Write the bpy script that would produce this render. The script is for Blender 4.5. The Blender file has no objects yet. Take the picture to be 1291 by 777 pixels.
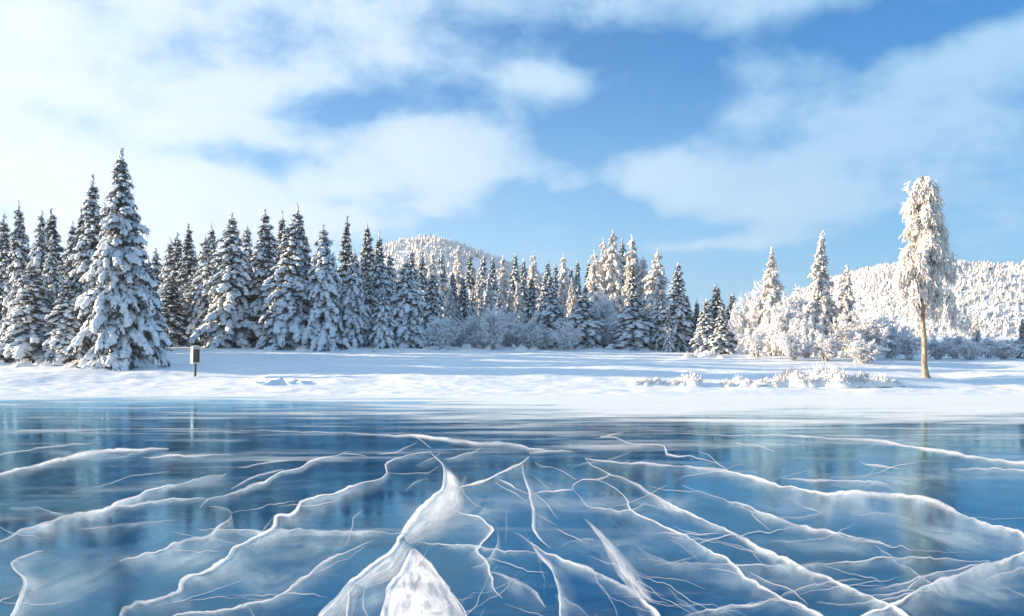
import bpy, math, random
import numpy as np

# ------------------------------------------------------------------ camera, world, sun, exposure
FPX, CX, HY, CAMZ = 1118.0, 645.5, 462.0, 1.7          # focal length / centre / horizon of the 1291x777 photo
scene = bpy.context.scene
cam_data = bpy.data.cameras.new("camera")
cam = bpy.data.objects.new("camera", cam_data)
scene.collection.objects.link(cam)
cam.location = (0, 0, CAMZ)
cam.rotation_euler = (math.radians(90), 0, 0)
cam_data.sensor_width = 36.0
cam_data.lens = 36.0 * FPX / 1291.0
cam_data.shift_y = (HY - 388.5) / 1291.0
cam_data.clip_start = 0.1
cam_data.clip_end = 12000
scene.camera = cam

SUN_EL = math.radians(10.5)
SUN_AZ = math.radians(-4.0)                             # from -X, turned a little behind the wood
SUN_DIR = np.array([-math.cos(SUN_AZ) * math.cos(SUN_EL), -math.sin(SUN_AZ) * math.cos(SUN_EL), math.sin(SUN_EL)])
sun_data = bpy.data.lights.new("sun", 'SUN')
sun_data.energy = 3.0
sun_data.angle = math.radians(0.9)
sun_data.color = (1.0, 0.73, 0.47)
sun = bpy.data.objects.new("sun", sun_data)
scene.collection.objects.link(sun)
from mathutils import Vector, Matrix
sun.rotation_euler = Vector(SUN_DIR).to_track_quat('Z', 'Y').to_euler()
sun.location = (-60, -20, 60)

scene.view_settings.view_transform = 'Standard'
scene.view_settings.look = 'None'
scene.view_settings.exposure = 2.47
scene.view_settings.gamma = 1.0
scene.render.engine = 'CYCLES'
scene.cycles.use_denoising = True
scene.cycles.max_bounces = 7
scene.cycles.diffuse_bounces = 3
scene.cycles.glossy_bounces = 3
scene.cycles.transparent_max_bounces = 40
scene.cycles.caustics_reflective = False
scene.cycles.sample_clamp_indirect = 6.0


class NT:
    """small helper round a node tree"""
    def __init__(self, tree):
        self.t = tree
        tree.nodes.clear()

    def n(self, kind, **kw):
        nd = self.t.nodes.new(kind)
        for k, v in kw.items():
            if k.startswith('i_'):
                key = k[2:]
                key = int(key) if key.isdigit() else key.replace('_', ' ')
                nd.inputs[key].default_value = v
            else:
                setattr(nd, k, v)
        return nd

    def l(self, a, b):
        self.t.links.new(a, b)

    def math(self, op, a, b=None, clamp=False):
        nd = self.t.nodes.new('ShaderNodeMath')
        nd.operation = op
        nd.use_clamp = clamp
        for i, v in enumerate((a, b)):
            if v is None:
                continue
            if isinstance(v, (int, float)):
                nd.inputs[i].default_value = v
            else:
                self.l(v, nd.inputs[i])
        return nd.outputs[0]

    def vmath(self, op, a, b=None):
        nd = self.t.nodes.new('ShaderNodeVectorMath')
        nd.operation = op
        for i, v in enumerate((a, b)):
            if v is None:
                continue
            if isinstance(v, (tuple, list)):
                nd.inputs[i].default_value = v
            else:
                self.l(v, nd.inputs[i])
        return nd

    def ramp(self, fac, stops, smooth=True):
        nd = self.t.nodes.new('ShaderNodeMapRange')
        nd.interpolation_type = 'SMOOTHSTEP' if smooth else 'LINEAR'
        self.l(fac, nd.inputs[0])
        (a, va), (b, vb) = stops
        nd.inputs[1].default_value = a
        nd.inputs[2].default_value = b
        nd.inputs[3].default_value = va
        nd.inputs[4].default_value = vb
        return nd.outputs[0]

    def mix(self, fac, a, b):
        nd = self.t.nodes.new('ShaderNodeMix')
        nd.data_type = 'RGBA'
        for s, v in ((nd.inputs[0], fac), (nd.inputs[6], a), (nd.inputs[7], b)):
            if isinstance(v, (int, float)):
                s.default_value = v
            elif isinstance(v, (tuple, list)):
                s.default_value = tuple(v) + ((1.0,) if len(v) == 3 else ())
            else:
                self.l(v, s)
        return nd.outputs[2]

    def noise(self, vec, scale, detail=4, rough=0.55, dist=0.0):
        nd = self.n('ShaderNodeTexNoise')
        nd.inputs['Scale'].default_value = scale
        nd.inputs['Detail'].default_value = detail
        nd.inputs['Roughness'].default_value = rough
        nd.inputs['Distortion'].default_value = dist
        if vec is not None:
            self.l(vec, nd.inputs['Vector'])
        return nd.outputs['Fac']


def ray(px, py):
    v = np.array([(px - CX) / FPX, 1.0, (HY - py) / FPX])
    return v / np.linalg.norm(v)


world = bpy.data.worlds.new("World")
scene.world = world
world.use_nodes = True
w = NT(world.node_tree)
SKY_STRENGTH = 0.10
geo = w.n('ShaderNodeTexCoord')
dirv = geo.outputs['Generated']
sky = w.n('ShaderNodeTexSky', sky_type='NISHITA', sun_disc=False)
sky.sun_elevation = SUN_EL
sky.sun_rotation = math.radians(270.0) - SUN_AZ
sky.altitude = 800
sky.air_density = 1.0
sky.dust_density = 0.3
sky.ozone_density = 4.0
hs = w.n('ShaderNodeHueSaturation')
hs.inputs['Saturation'].default_value = 1.2
hs.inputs['Value'].default_value = 1.0
w.l(sky.outputs[0], hs.inputs['Color'])
blue = w.vmath('MULTIPLY', hs.outputs[0], (0.02, 0.38, 0.44)).outputs[0]
# cloud cover: a soft broken layer, warped noise on the sky direction, with the openings the photo shows
sepd = w.n('ShaderNodeSeparateXYZ')
w.l(dirv, sepd.inputs[0])
zc = w.math('ADD', w.math('MAXIMUM', sepd.outputs[2], 0.0), 0.22)
plane = w.n('ShaderNodeCombineXYZ')
w.l(w.math('DIVIDE', sepd.outputs[0], zc), plane.inputs[0])
w.l(w.math('DIVIDE', sepd.outputs[1], zc), plane.inputs[1])
w.l(sepd.outputs[2], plane.inputs[2])
warp = w.n('ShaderNodeTexNoise')
warp.inputs['Scale'].default_value = 4.0
warp.inputs['Detail'].default_value = 4
w.l(dirv, warp.inputs['Vector'])
warpc = w.vmath('SUBTRACT', warp.outputs['Color'], (0.5, 0.5, 0.5)).outputs[0]
wscale = w.vmath('MULTIPLY', warpc, (0.12, 0.12, 0.07)).outputs[0]
dw = w.vmath('ADD', dirv, wscale).outputs[0]
nbig = w.noise(plane.outputs[0], 1.3, 7, 0.62, 0.4)
stretch = w.vmath('MULTIPLY', dirv, (1.0, 1.0, 1.5)).outputs[0]
nfine = w.noise(stretch, 9.5, 8, 0.58, 0.15)
cover = w.math('ADD', w.math('MULTIPLY', nbig, 0.50), w.math('MULTIPLY', nfine, 1.05))
cover = w.math('SUBTRACT', cover, 0.05)
# gaps (px, py, rx, ry, depth) and thick puffs (negative depth)
for (gx, gy, rx, ry, dep) in [(835, 118, 70, 32, 0.44), (775, 150, 55, 18, 0.30), (1120, 28, 130, 20, 0.50), (300, 190, 75, 15, 0.38),
                              (470, 136, 75, 14, 0.40), (712, 186, 34, 22, 0.42), (820, 45, 110, 26, 0.12), (950, 85, 60, 30, -0.14), (900, 20, 60, 22, -0.14), (715, 45, 90, 26, 0.14),
                              (625, 132, 50, 18, 0.28), (440, 245, 50, 10, 0.20), (720, 262, 100, 20, 0.26), (660, 300, 150, 24, 0.22), (960, 340, 340, 30, 0.16),
                              (190, 45, 90, 24, 0.18), (960, 165, 50, 14, 0.12), (1150, 90, 60, 16, 0.12), (1210, 215, 60, 22, 0.20),
                              (560, 195, 85, 40, -0.26), (690, 122, 75, 26, -0.26), (90, 150, 160, 130, -0.20), (860, 215, 150, 30, -0.20),
                              (1080, 130, 130, 45, -0.14), (330, 270, 240, 36, -0.20), (1270, 60, 70, 22, -0.25), (890, 305, 70, 7, -0.30),
                              (1000, 240, 200, 35, -0.10), (420, 60, 170, 40, -0.08)]:
    c = ray(gx, gy)
    diff = w.vmath('SUBTRACT', dw, tuple(c)).outputs[0]
    sc_ = w.vmath('MULTIPLY', diff, (FPX / rx, 1.4, FPX / ry)).outputs[0]
    dd = w.vmath('DOT_PRODUCT', sc_, sc_).outputs['Value']
    g = w.math('POWER', 2.718, w.math('MULTIPLY', dd, -0.5))
    cover = w.math('SUBTRACT', cover, w.math('MULTIPLY', g, dep))
cloud_a = w.ramp(cover, ((0.34, 0.05), (0.90, 0.95)))
haze_a = w.ramp(sepd.outputs[2], ((0.0, 0.96), (0.36, 0.16)))
cloud_a = w.math('MAXIMUM', cloud_a, haze_a)
cloud_thick = w.ramp(cover, ((0.55, 0.0), (1.05, 1.0)))
# clouds brighten towards the sun (forward scattering)
sund = w.vmath('DOT_PRODUCT', dirv, tuple(SUN_DIR)).outputs['Value']
glow = w.ramp(sund, ((-0.45, 0.0), (0.72, 1.0)))
K = 1.0 / SKY_STRENGTH
c_thin = w.mix(glow, (0.050 * K, 0.100 * K, 0.152 * K), (0.110 * K, 0.158 * K, 0.200 * K))
c_thick = w.mix(glow, (0.078 * K, 0.126 * K, 0.174 * K), (0.168 * K, 0.185 * K, 0.203 * K))
c_cloud = w.mix(cloud_thick, c_thin, c_thick)
skycol = w.mix(cloud_a, blue, c_cloud)
bg = w.n('ShaderNodeBackground')
bg.inputs['Strength'].default_value = SKY_STRENGTH
w.l(skycol, bg.inputs['Color'])
wo = w.n('ShaderNodeOutputWorld')
w.l(bg.outputs[0], wo.inputs[0])

# ------------------------------------------------------------------ general helpers
RNG = np.random.default_rng(7)
COL = scene.collection


def mesh_np(name, v, f, mats, smooth=False, midx=None, attr=None):
    """mesh from numpy arrays: v (n,3), f (m,3|4)"""
    v = np.asarray(v, dtype=np.float32)
    f = np.asarray(f, dtype=np.int32)
    k = f.shape[1]
    me = bpy.data.meshes.new(name)
    me.vertices.add(len(v))
    me.vertices.foreach_set('co', v.ravel())
    me.loops.add(f.size)
    me.loops.foreach_set('vertex_index', f.ravel())
    me.polygons.add(len(f))
    me.polygons.foreach_set('loop_start', np.arange(0, f.size, k, dtype=np.int32))
    me.polygons.foreach_set('loop_total', np.full(len(f), k, dtype=np.int32))
    if smooth:
        me.polygons.foreach_set('use_smooth', np.ones(len(f), dtype=bool))
    for m in (mats if isinstance(mats, (list, tuple)) else [mats]):
        me.materials.append(m)
    if midx is not None:
        me.polygons.foreach_set('material_index', np.asarray(midx, dtype=np.int32))
    if attr is not None:
        for an, av in attr.items():
            a = me.attributes.new(an, 'FLOAT', 'POINT')
            a.data.foreach_set('value', np.asarray(av, dtype=np.float32))
    me.update(calc_edges=True)
    me.validate()
    return me


def link(name, data, parent=None, loc=None):
    o = bpy.data.objects.new(name, data)
    COL.objects.link(o)
    if parent is not None:
        o.parent = parent
    if loc is not None:
        o.location = loc
    return o


def tag(o, label=None, cat=None, group=None, kind=None):
    if label:
        o['label'] = label
    if cat:
        o['category'] = cat
    if group:
        o['group'] = group
    if kind:
        o['kind'] = kind
    return o


class Acc:
    """collects vertex/face blocks"""
    def __init__(self):
        self.v, self.f, self.m, self.c = [], [], [], 0

    def add(self, v, f, m=0):
        v = np.asarray(v, dtype=np.float64).reshape(-1, 3)
        f = np.asarray(f, dtype=np.int64)
        self.v.append(v)
        self.f.append(f + self.c)
        self.m.append(np.full(len(f), m))
        self.c += len(v)

    def mesh(self, name, mats, smooth=False):
        return mesh_np(name, np.vstack(self.v), np.vstack(self.f), mats, smooth, np.concatenate(self.m))


def hash2(ix, iy, seed):
    h = (ix.astype(np.int64) * 374761393 + iy.astype(np.int64) * 668265263 + seed * 974711) & 0x7fffffff
    h = ((h ^ (h >> 13)) * 1274126177) & 0x7fffffff
    return ((h ^ (h >> 16)) & 0xffff) / 65535.0


def vnoise(x, y, seed=0):
    x = np.asarray(x, float)
    y = np.asarray(y, float)
    ix, iy = np.floor(x).astype(np.int64), np.floor(y).astype(np.int64)
    fx, fy = x - ix, y - iy
    fx, fy = fx * fx * (3 - 2 * fx), fy * fy * (3 - 2 * fy)
    a, b = hash2(ix, iy, seed), hash2(ix + 1, iy, seed)
    c, d = hash2(ix, iy + 1, seed), hash2(ix + 1, iy + 1, seed)
    return (a * (1 - fx) + b * fx) * (1 - fy) + (c * (1 - fx) + d * fx) * fy - 0.5


def fbm(x, y, seed=0, oct=4):
    r, a, f = 0, 1.0, 1.0
    for i in range(oct):
        r = r + a * vnoise(np.asarray(x) * f, np.asarray(y) * f, seed + i * 17)
        a *= 0.5
        f *= 2.03
    return r


# ------------------------------------------------------------------ materials
def material(name):
    m = bpy.data.materials.new(name)
    m.use_nodes = True
    return m, NT(m.node_tree)


def finish(nt, shader):
    o = nt.n('ShaderNodeOutputMaterial')
    nt.l(shader, o.inputs['Surface'])


def snow_material(name, col_a, col_b, scale, bump=0.0, bscale=20.0, rough=0.6):
    m, t = material(name)
    tc = t.n('ShaderNodeTexCoord')
    nz = t.noise(tc.outputs['Object'], scale, 4, 0.6)
    col = t.mix(t.ramp(nz, ((0.35, 0.0), (0.7, 1.0))), col_a, col_b)
    b = t.n('ShaderNodeBsdfPrincipled')
    t.l(col, b.inputs['Base Color'])
    b.inputs['Roughness'].default_value = rough
    b.inputs['Specular IOR Level'].default_value = 0.25
    if bump:
        bn = t.n('ShaderNodeBump')
        bn.inputs['Strength'].default_value = bump
        bn.inputs['Distance'].default_value = 0.05
        t.l(t.noise(tc.outputs['Object'], bscale, 5, 0.6), bn.inputs['Height'])
        t.l(bn.outputs[0], b.inputs['Normal'])
    finish(t, b.outputs[0])
    return m


M_SNOW = snow_material('snow_on_boughs', (0.77, 0.83, 0.89), (0.64, 0.71, 0.79), 2.5, 0.4, 14)
M_GROUND = snow_material('ground_snow', (0.78, 0.84, 0.90), (0.72, 0.79, 0.86), 0.35, 0.6, 6)
M_RIME = snow_material('rime', (0.84, 0.83, 0.81), (0.70, 0.70, 0.70), 1.5, 0.0)
M_RIMETWIG, _t = material('rimed_twigs')
_tc = _t.n('ShaderNodeTexCoord')
_c = _t.mix(_t.ramp(_t.noise(_tc.outputs['Object'], 2.0, 4, 0.6), ((0.35, 0.0), (0.7, 1.0))), (0.88, 0.90, 0.93), (0.74, 0.77, 0.82))
_d, _s, _m = _t.n('ShaderNodeBsdfDiffuse'), _t.n('ShaderNodeBsdfTranslucent'), _t.n('ShaderNodeMixShader')
_t.l(_c, _d.inputs['Color'])
_t.l(_c, _s.inputs['Color'])
_m.inputs[0].default_value = 0.45
_t.l(_d.outputs[0], _m.inputs[1])
_t.l(_s.outputs[0], _m.inputs[2])
finish(_t, _m.outputs[0])


def plain(name, a, b, scale, rough=0.85, stretch=(1, 1, 1), bump=0.0):
    m, t = material(name)
    tc = t.n('ShaderNodeTexCoord')
    v = t.vmath('MULTIPLY', tc.outputs['Object'], stretch).outputs[0]
    nz = t.noise(v, scale, 5, 0.65)
    bs = t.n('ShaderNodeBsdfPrincipled')
    t.l(t.mix(t.ramp(nz, ((0.3, 0.0), (0.7, 1.0))), a, b), bs.inputs['Base Color'])
    bs.inputs['Roughness'].default_value = rough
    bs.inputs['Specular IOR Level'].default_value = 0.3
    if bump:
        bn = t.n('ShaderNodeBump')
        bn.inputs['Strength'].default_value = bump
        bn.inputs['Distance'].default_value = 0.02
        t.l(nz, bn.inputs['Height'])
        t.l(bn.outputs[0], bs.inputs['Normal'])
    finish(t, bs.outputs[0])
    return m


M_NEEDLE = plain('spruce_needles', (0.032, 0.056, 0.068), (0.085, 0.110, 0.125), 1.2)
M_NEEDLE_RIME = plain('rimed_needles', (0.36, 0.38, 0.40), (0.74, 0.74, 0.75), 1.4)
M_BARK = plain('spruce_bark', (0.035, 0.026, 0.020), (0.085, 0.065, 0.05), 4.0, stretch=(1, 1, 0.2), bump=0.5)
M_BIRCH = plain('birch_bark', (0.52, 0.43, 0.32), (0.20, 0.15, 0.11), 4.5, stretch=(1, 1, 0.6), bump=0.5)
M_TWIGBARK = plain('shrub_bark', (0.40, 0.41, 0.43), (0.70, 0.72, 0.75), 3.0)
M_POST = plain('weathered_wood', (0.10, 0.08, 0.065), (0.055, 0.042, 0.036), 5.0, stretch=(1, 1, 0.15), bump=0.6)
M_BOX = plain('pale_box_paint', (0.62, 0.62, 0.56), (0.48, 0.49, 0.45), 3.0, rough=0.6)
M_HILLTREE = plain('hill_needles', (0.07, 0.08, 0.09), (0.22, 0.22, 0.24), 0.05)
M_HILLSNOW = snow_material('hill_rime', (0.82, 0.81, 0.81), (0.64, 0.65, 0.67), 0.06)

# ------------------------------------------------------------------ the setting: lake water, ice, snow ground, hills
def shore_y(x):
    x = np.asarray(x, float)
    return 51.0 + 0.06 * np.clip(x, -60, 60) + 1.1 * fbm(x * 0.09, x * 0 + 3.3, 5, 3)


PQ = np.array([-400, -3, -1, 0, 2, 6, 9, 12, 20, 40, 50, 90, 150, 400, 8000], float)
PZ = np.array([-3.0, -0.55, -0.20, 0.0, 0.20, 0.62, 1.02, 1.38, 2.05, 3.35, 4.0, 6.2, 8.4, 12.0, 14.0], float)


def ground_z(x, y, fine=True):
    x = np.asarray(x, float)
    y = np.asarray(y, float)
    q = y - shore_y(x)
    z = (np.interp(q - 1.2, PQ, PZ) + np.interp(q, PQ, PZ) * 2 + np.interp(q + 1.2, PQ, PZ)) / 4
    amp = np.clip((q + 1) / 8, 0, 1)
    z = z + amp * (0.30 * fbm(x * 0.11, y * 0.16, 11, 3))
    if fine:
        z = z + np.clip((q + 1.5) / 4, 0, 1) * (0.10 * fbm(x * 0.55, y * 0.9, 23, 4) + 0.035 * fbm(x * 2.3, y * 2.9, 31, 3))
        # trampled furrows near the shore
        for (fx, fy, ln, ang) in FURROWS:
            dx, dy = x - fx, y - fy
            u = dx * math.cos(ang) + dy * math.sin(ang)
            v_ = -dx * math.sin(ang) + dy * math.cos(ang)
            e = np.exp(-(u / ln) ** 4)
            z = z + e * (0.26 * np.exp(-((v_ - 0.42) / 0.26) ** 2) - 0.26 * np.exp(-((v_) / 0.24) ** 2))
    return z


FURROWS = []


def from_px(px, py, y):
    return np.array([(px - CX) / FPX * y, y, CAMZ + (HY - py) / FPX * y])


def ground_hit(px, py):
    ys = np.linspace(48, 230, 2400)
    xs = (px - CX) / FPX * ys
    pr = HY - (ground_z(xs, ys, False) - CAMZ) / ys * FPX
    i = int(np.argmax(pr <= py))
    if pr[i] > py:
        i = int(np.argmin(pr))
    return xs[i], ys[i]


for (fpx, fpy, ln, ang) in [(326, 482, 1.2, 2.2), (342, 480, 1.3, 2.1), (352, 484, 0.9, 1.2), (366, 482, 1.0, 2.3), (381, 481, 1.2, 2.2)]:
    fx, fy = ground_hit(fpx, fpy)
    FURROWS.append((fx, fy, ln, ang))

xs = np.unique(np.concatenate([np.linspace(-3500, -110, 16), np.linspace(-110, -46, 40), np.linspace(-46, 46, 420), np.linspace(46, 110, 40), np.linspace(110, 3500, 16)]))
ys = np.unique(np.concatenate([np.linspace(44, 49, 8), np.linspace(49, 68, 130), np.linspace(68, 110, 90), np.linspace(110, 200, 30), np.geomspace(200, 5000, 14)]))
GX, GY = np.meshgrid(xs, ys)
GZ = ground_z(GX, GY)
nx, ny = len(xs), len(ys)
idx = np.arange(nx * ny).reshape(ny, nx)
quads = np.stack([idx[:-1, :-1], idx[:-1, 1:], idx[1:, 1:], idx[1:, :-1]], -1).reshape(-1, 4)
g = link('snow_ground', mesh_np('snow_ground', np.stack([GX, GY, GZ], -1).reshape(-1, 3), quads, M_GROUND, True))
tag(g, 'smooth white snow bank rising from the ice to the trees', kind='structure')

# --- lake: deep water below, clear ice sheet above, frost veils in between
mw, t = material('deep_lake_water')
tc = t.n('ShaderNodeTexCoord')
v = t.vmath('MULTIPLY', tc.outputs['Object'], (0.30, 0.22, 1)).outputs[0]
nz = t.noise(v, 1.6, 5, 0.6, 0.6)
b = t.n('ShaderNodeBsdfPrincipled')
t.l(t.mix(t.ramp(nz, ((0.32, 0.0), (0.68, 1.0))), (0.001, 0.090, 0.200), (0.004, 0.280, 0.480)), b.inputs['Base Color'])
b.inputs['Roughness'].default_value = 1.0
b.inputs['Specular IOR Level'].default_value = 0.0
finish(t, b.outputs[0])


def sheet(name, z, mat, x0=-3500, x1=3500, y0=-3500, y1=60, parent=None):
    vv = [(x0, y0, z), (x1, y0, z), (x1, y1, z), (x0, y1, z)]
    return link(name, mesh_np(name, vv, [[0, 1, 2, 3]], mat), parent)


wt = sheet('lake_water', -0.75, mw)
tag(wt, 'deep blue lake water under the clear ice', kind='structure')

mi, t = material('clear_ice')
tc = t.n('ShaderNodeTexCoord')
P = tc.outputs['Object']
sp = t.n('ShaderNodeSeparateXYZ')
t.l(P, sp.inputs[0])
# wind-blown frost dust: streaks along the shore, thicker near it
vs = t.vmath('MULTIPLY', P, (0.13, 0.42, 1)).outputs[0]
st1 = t.noise(vs, 1.0, 6, 0.62, 0.4)
vs2 = t.vmath('MULTIPLY', P, (0.30, 0.75, 1)).outputs[0]
st2 = t.noise(vs2, 1.0, 7, 0.66, 0.6)
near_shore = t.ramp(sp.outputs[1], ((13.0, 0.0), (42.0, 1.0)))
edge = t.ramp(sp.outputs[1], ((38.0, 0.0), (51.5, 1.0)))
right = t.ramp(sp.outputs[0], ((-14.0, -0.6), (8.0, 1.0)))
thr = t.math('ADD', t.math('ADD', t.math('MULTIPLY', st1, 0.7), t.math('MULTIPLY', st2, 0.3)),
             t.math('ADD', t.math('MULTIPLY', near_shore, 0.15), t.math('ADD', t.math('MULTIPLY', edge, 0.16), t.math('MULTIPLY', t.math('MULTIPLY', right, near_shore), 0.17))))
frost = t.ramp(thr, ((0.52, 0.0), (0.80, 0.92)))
# fine snow dust everywhere
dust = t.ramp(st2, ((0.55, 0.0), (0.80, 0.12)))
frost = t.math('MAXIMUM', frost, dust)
fres = t.n('ShaderNodeFresnel')
fres.inputs['IOR'].default_value = 1.31
rv = t.ramp(st2, ((0.3, 0.06), (0.75, 0.19)))
bn = t.n('ShaderNodeBump')
bn.inputs['Strength'].default_value = 0.10
bn.inputs['Distance'].default_value = 0.02
t.l(t.noise(t.vmath('MULTIPLY', P, (0.7, 1.6, 1)).outputs[0], 1.3, 5, 0.6), bn.inputs['Height'])
gl = t.n('ShaderNodeBsdfGlossy')
gl.distribution = 'GGX'
gl.inputs['Color'].default_value = (0.44, 0.79, 0.99, 1)
t.l(rv, gl.inputs['Roughness'])
t.l(bn.outputs[0], gl.inputs['Normal'])
tr = t.n('ShaderNodeBsdfTransparent')
tr.inputs['Color'].default_value = (0.80, 0.93, 1.0, 1)
mx = t.n('ShaderNodeMixShader')
t.l(fres.outputs[0], mx.inputs[0])
t.l(tr.outputs[0], mx.inputs[1])
t.l(gl.outputs[0], mx.inputs[2])
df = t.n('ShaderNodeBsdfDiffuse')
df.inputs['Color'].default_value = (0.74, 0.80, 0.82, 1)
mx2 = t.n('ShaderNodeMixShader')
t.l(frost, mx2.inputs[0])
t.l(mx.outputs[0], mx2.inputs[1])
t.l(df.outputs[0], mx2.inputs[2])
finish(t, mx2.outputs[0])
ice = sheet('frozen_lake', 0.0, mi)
tag(ice, 'clear blue lake ice laced with white cracks', kind='structure')

# milky haze inside the ice, a little under the surface
mf, t = material('milky_ice')
tc = t.n('ShaderNodeTexCoord')
P = tc.outputs['Object']
n1 = t.noise(t.vmath('MULTIPLY', P, (0.8, 0.5, 1)).outputs[0], 1.0, 7, 0.62, 1.6)
n2 = t.noise(t.vmath('MULTIPLY', P, (2.6, 1.3, 1)).outputs[0], 1.0, 8, 0.72, 1.4)
sp = t.n('ShaderNodeSeparateXYZ')
t.l(P, sp.inputs[0])
leftmilk = t.ramp(sp.outputs[0], ((-6.0, 0.08), (1.0, 0.0)))
s = t.math('ADD', t.math('ADD', t.math('MULTIPLY', n1, 0.65), t.math('MULTIPLY', n2, 0.35)), leftmilk)
al = t.ramp(s, ((0.47, 0.0), (0.74, 0.66)))
d_ = t.n('ShaderNodeBsdfDiffuse')
d_.inputs['Color'].default_value = (0.36, 0.66, 0.78, 1)
tr = t.n('ShaderNodeBsdfTransparent')
mx = t.n('ShaderNodeMixShader')
t.l(al, mx.inputs[0])
t.l(tr.outputs[0], mx.inputs[1])
t.l(d_.outputs[0], mx.inputs[2])
finish(t, mx.outputs[0])
sheet('milky_layer', -0.09, mf, -120, 120, -60, 50, parent=ice)


def crack_material(name, col, us, ss, lo, hi, a0=0.25, a1=0.62):
    """white crushed ice; 'a' is how dense it is, 'u' and 's' run along and across the crack so the feathering follows it"""
    m, t = material(name)
    at = t.n('ShaderNodeAttribute', attribute_name='a')
    au = t.n('ShaderNodeAttribute', attribute_name='u')
    as_ = t.n('ShaderNodeAttribute', attribute_name='s')
    cv = t.n('ShaderNodeCombineXYZ')
    t.l(t.math('MULTIPLY', au.outputs['Fac'], us), cv.inputs[0])
    t.l(t.math('MULTIPLY', as_.outputs['Fac'], ss), cv.inputs[1])
    nz = t.noise(cv.outputs[0], 1.0, 7, 0.68, 0.6)
    al = t.math('MULTIPLY', at.outputs['Fac'], t.ramp(nz, ((a0, lo), (a1, hi))), clamp=True)
    d = t.n('ShaderNodeBsdfDiffuse')
    d.inputs['Color'].default_value = col + (1,)
    tr = t.n('ShaderNodeBsdfTransparent')
    mx = t.n('ShaderNodeMixShader')
    t.l(al, mx.inputs[0])
    t.l(tr.outputs[0], mx.inputs[1])
    t.l(d.outputs[0], mx.inputs[2])
    finish(t, mx.outputs[0])
    return m


M_CORE = crack_material('crack_core', (0.90, 0.92, 0.93), 0.10, 0.5, 0.70, 1.15)
M_VEIL = crack_material('crack_veil', (0.76, 0.91, 0.96), 0.022, 0.9, 0.30, 1.0, 0.30, 0.70)
M_SHEET = crack_material('crushed_ice', (0.90, 0.92, 0.93), 0.030, 6.0, 0.38, 1.25, 0.28, 0.62)


M_MIST, t = material('misty_ice')
at_ = t.n('ShaderNodeAttribute', attribute_name='a')
tc = t.n('ShaderNodeTexCoord')
nz = t.noise(t.vmath('MULTIPLY', tc.outputs['Object'], (1.5, 0.55, 1)).outputs[0], 1.2, 8, 0.68, 1.2)
d_ = t.n('ShaderNodeBsdfDiffuse')
d_.inputs['Color'].default_value = (0.66, 0.86, 0.93, 1)
tr = t.n('ShaderNodeBsdfTransparent')
mx = t.n('ShaderNodeMixShader')
t.l(t.math('MULTIPLY', at_.outputs['Fac'], t.ramp(nz, ((0.30, 0.0), (0.72, 1.5))), clamp=True), mx.inputs[0])
t.l(tr.outputs[0], mx.inputs[1])
t.l(d_.outputs[0], mx.inputs[2])
finish(t, mx.outputs[0])


def smooth_px(pts, step=5.0):
    p = np.array(pts, float)
    out = []
    n = len(p)
    for i in range(n - 1):
        p0, p1, p2, p3 = p[max(i - 1, 0)], p[i], p[i + 1], p[min(i + 2, n - 1)]
        L = np.hypot(*(p2 - p1)[:2])
        k = max(2, int(L / step))
        for j in range(k):
            s_ = j / k
            out.append(0.5 * ((2 * p1) + (-p0 + p2) * s_ + (2 * p0 - 5 * p1 + 4 * p2 - p3) * s_ ** 2 + (-p0 + 3 * p1 - 3 * p2 + p3) * s_ ** 3))
    out.append(p[-1])
    return np.array(out)


def ground_px(px, py, z=0.0):
    y = (CAMZ - z) * FPX / np.maximum(py - HY, 20.0)
    return np.stack([(px - CX) / FPX * y, y, np.full_like(y, z)], -1)


def grid_faces(r, c):
    i = np.arange(r * c).reshape(r, c)
    return np.stack([i[:-1, :-1], i[:-1, 1:], i[1:, 1:], i[1:, :-1]], -1).reshape(-1, 4)


CRN = [0]


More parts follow.
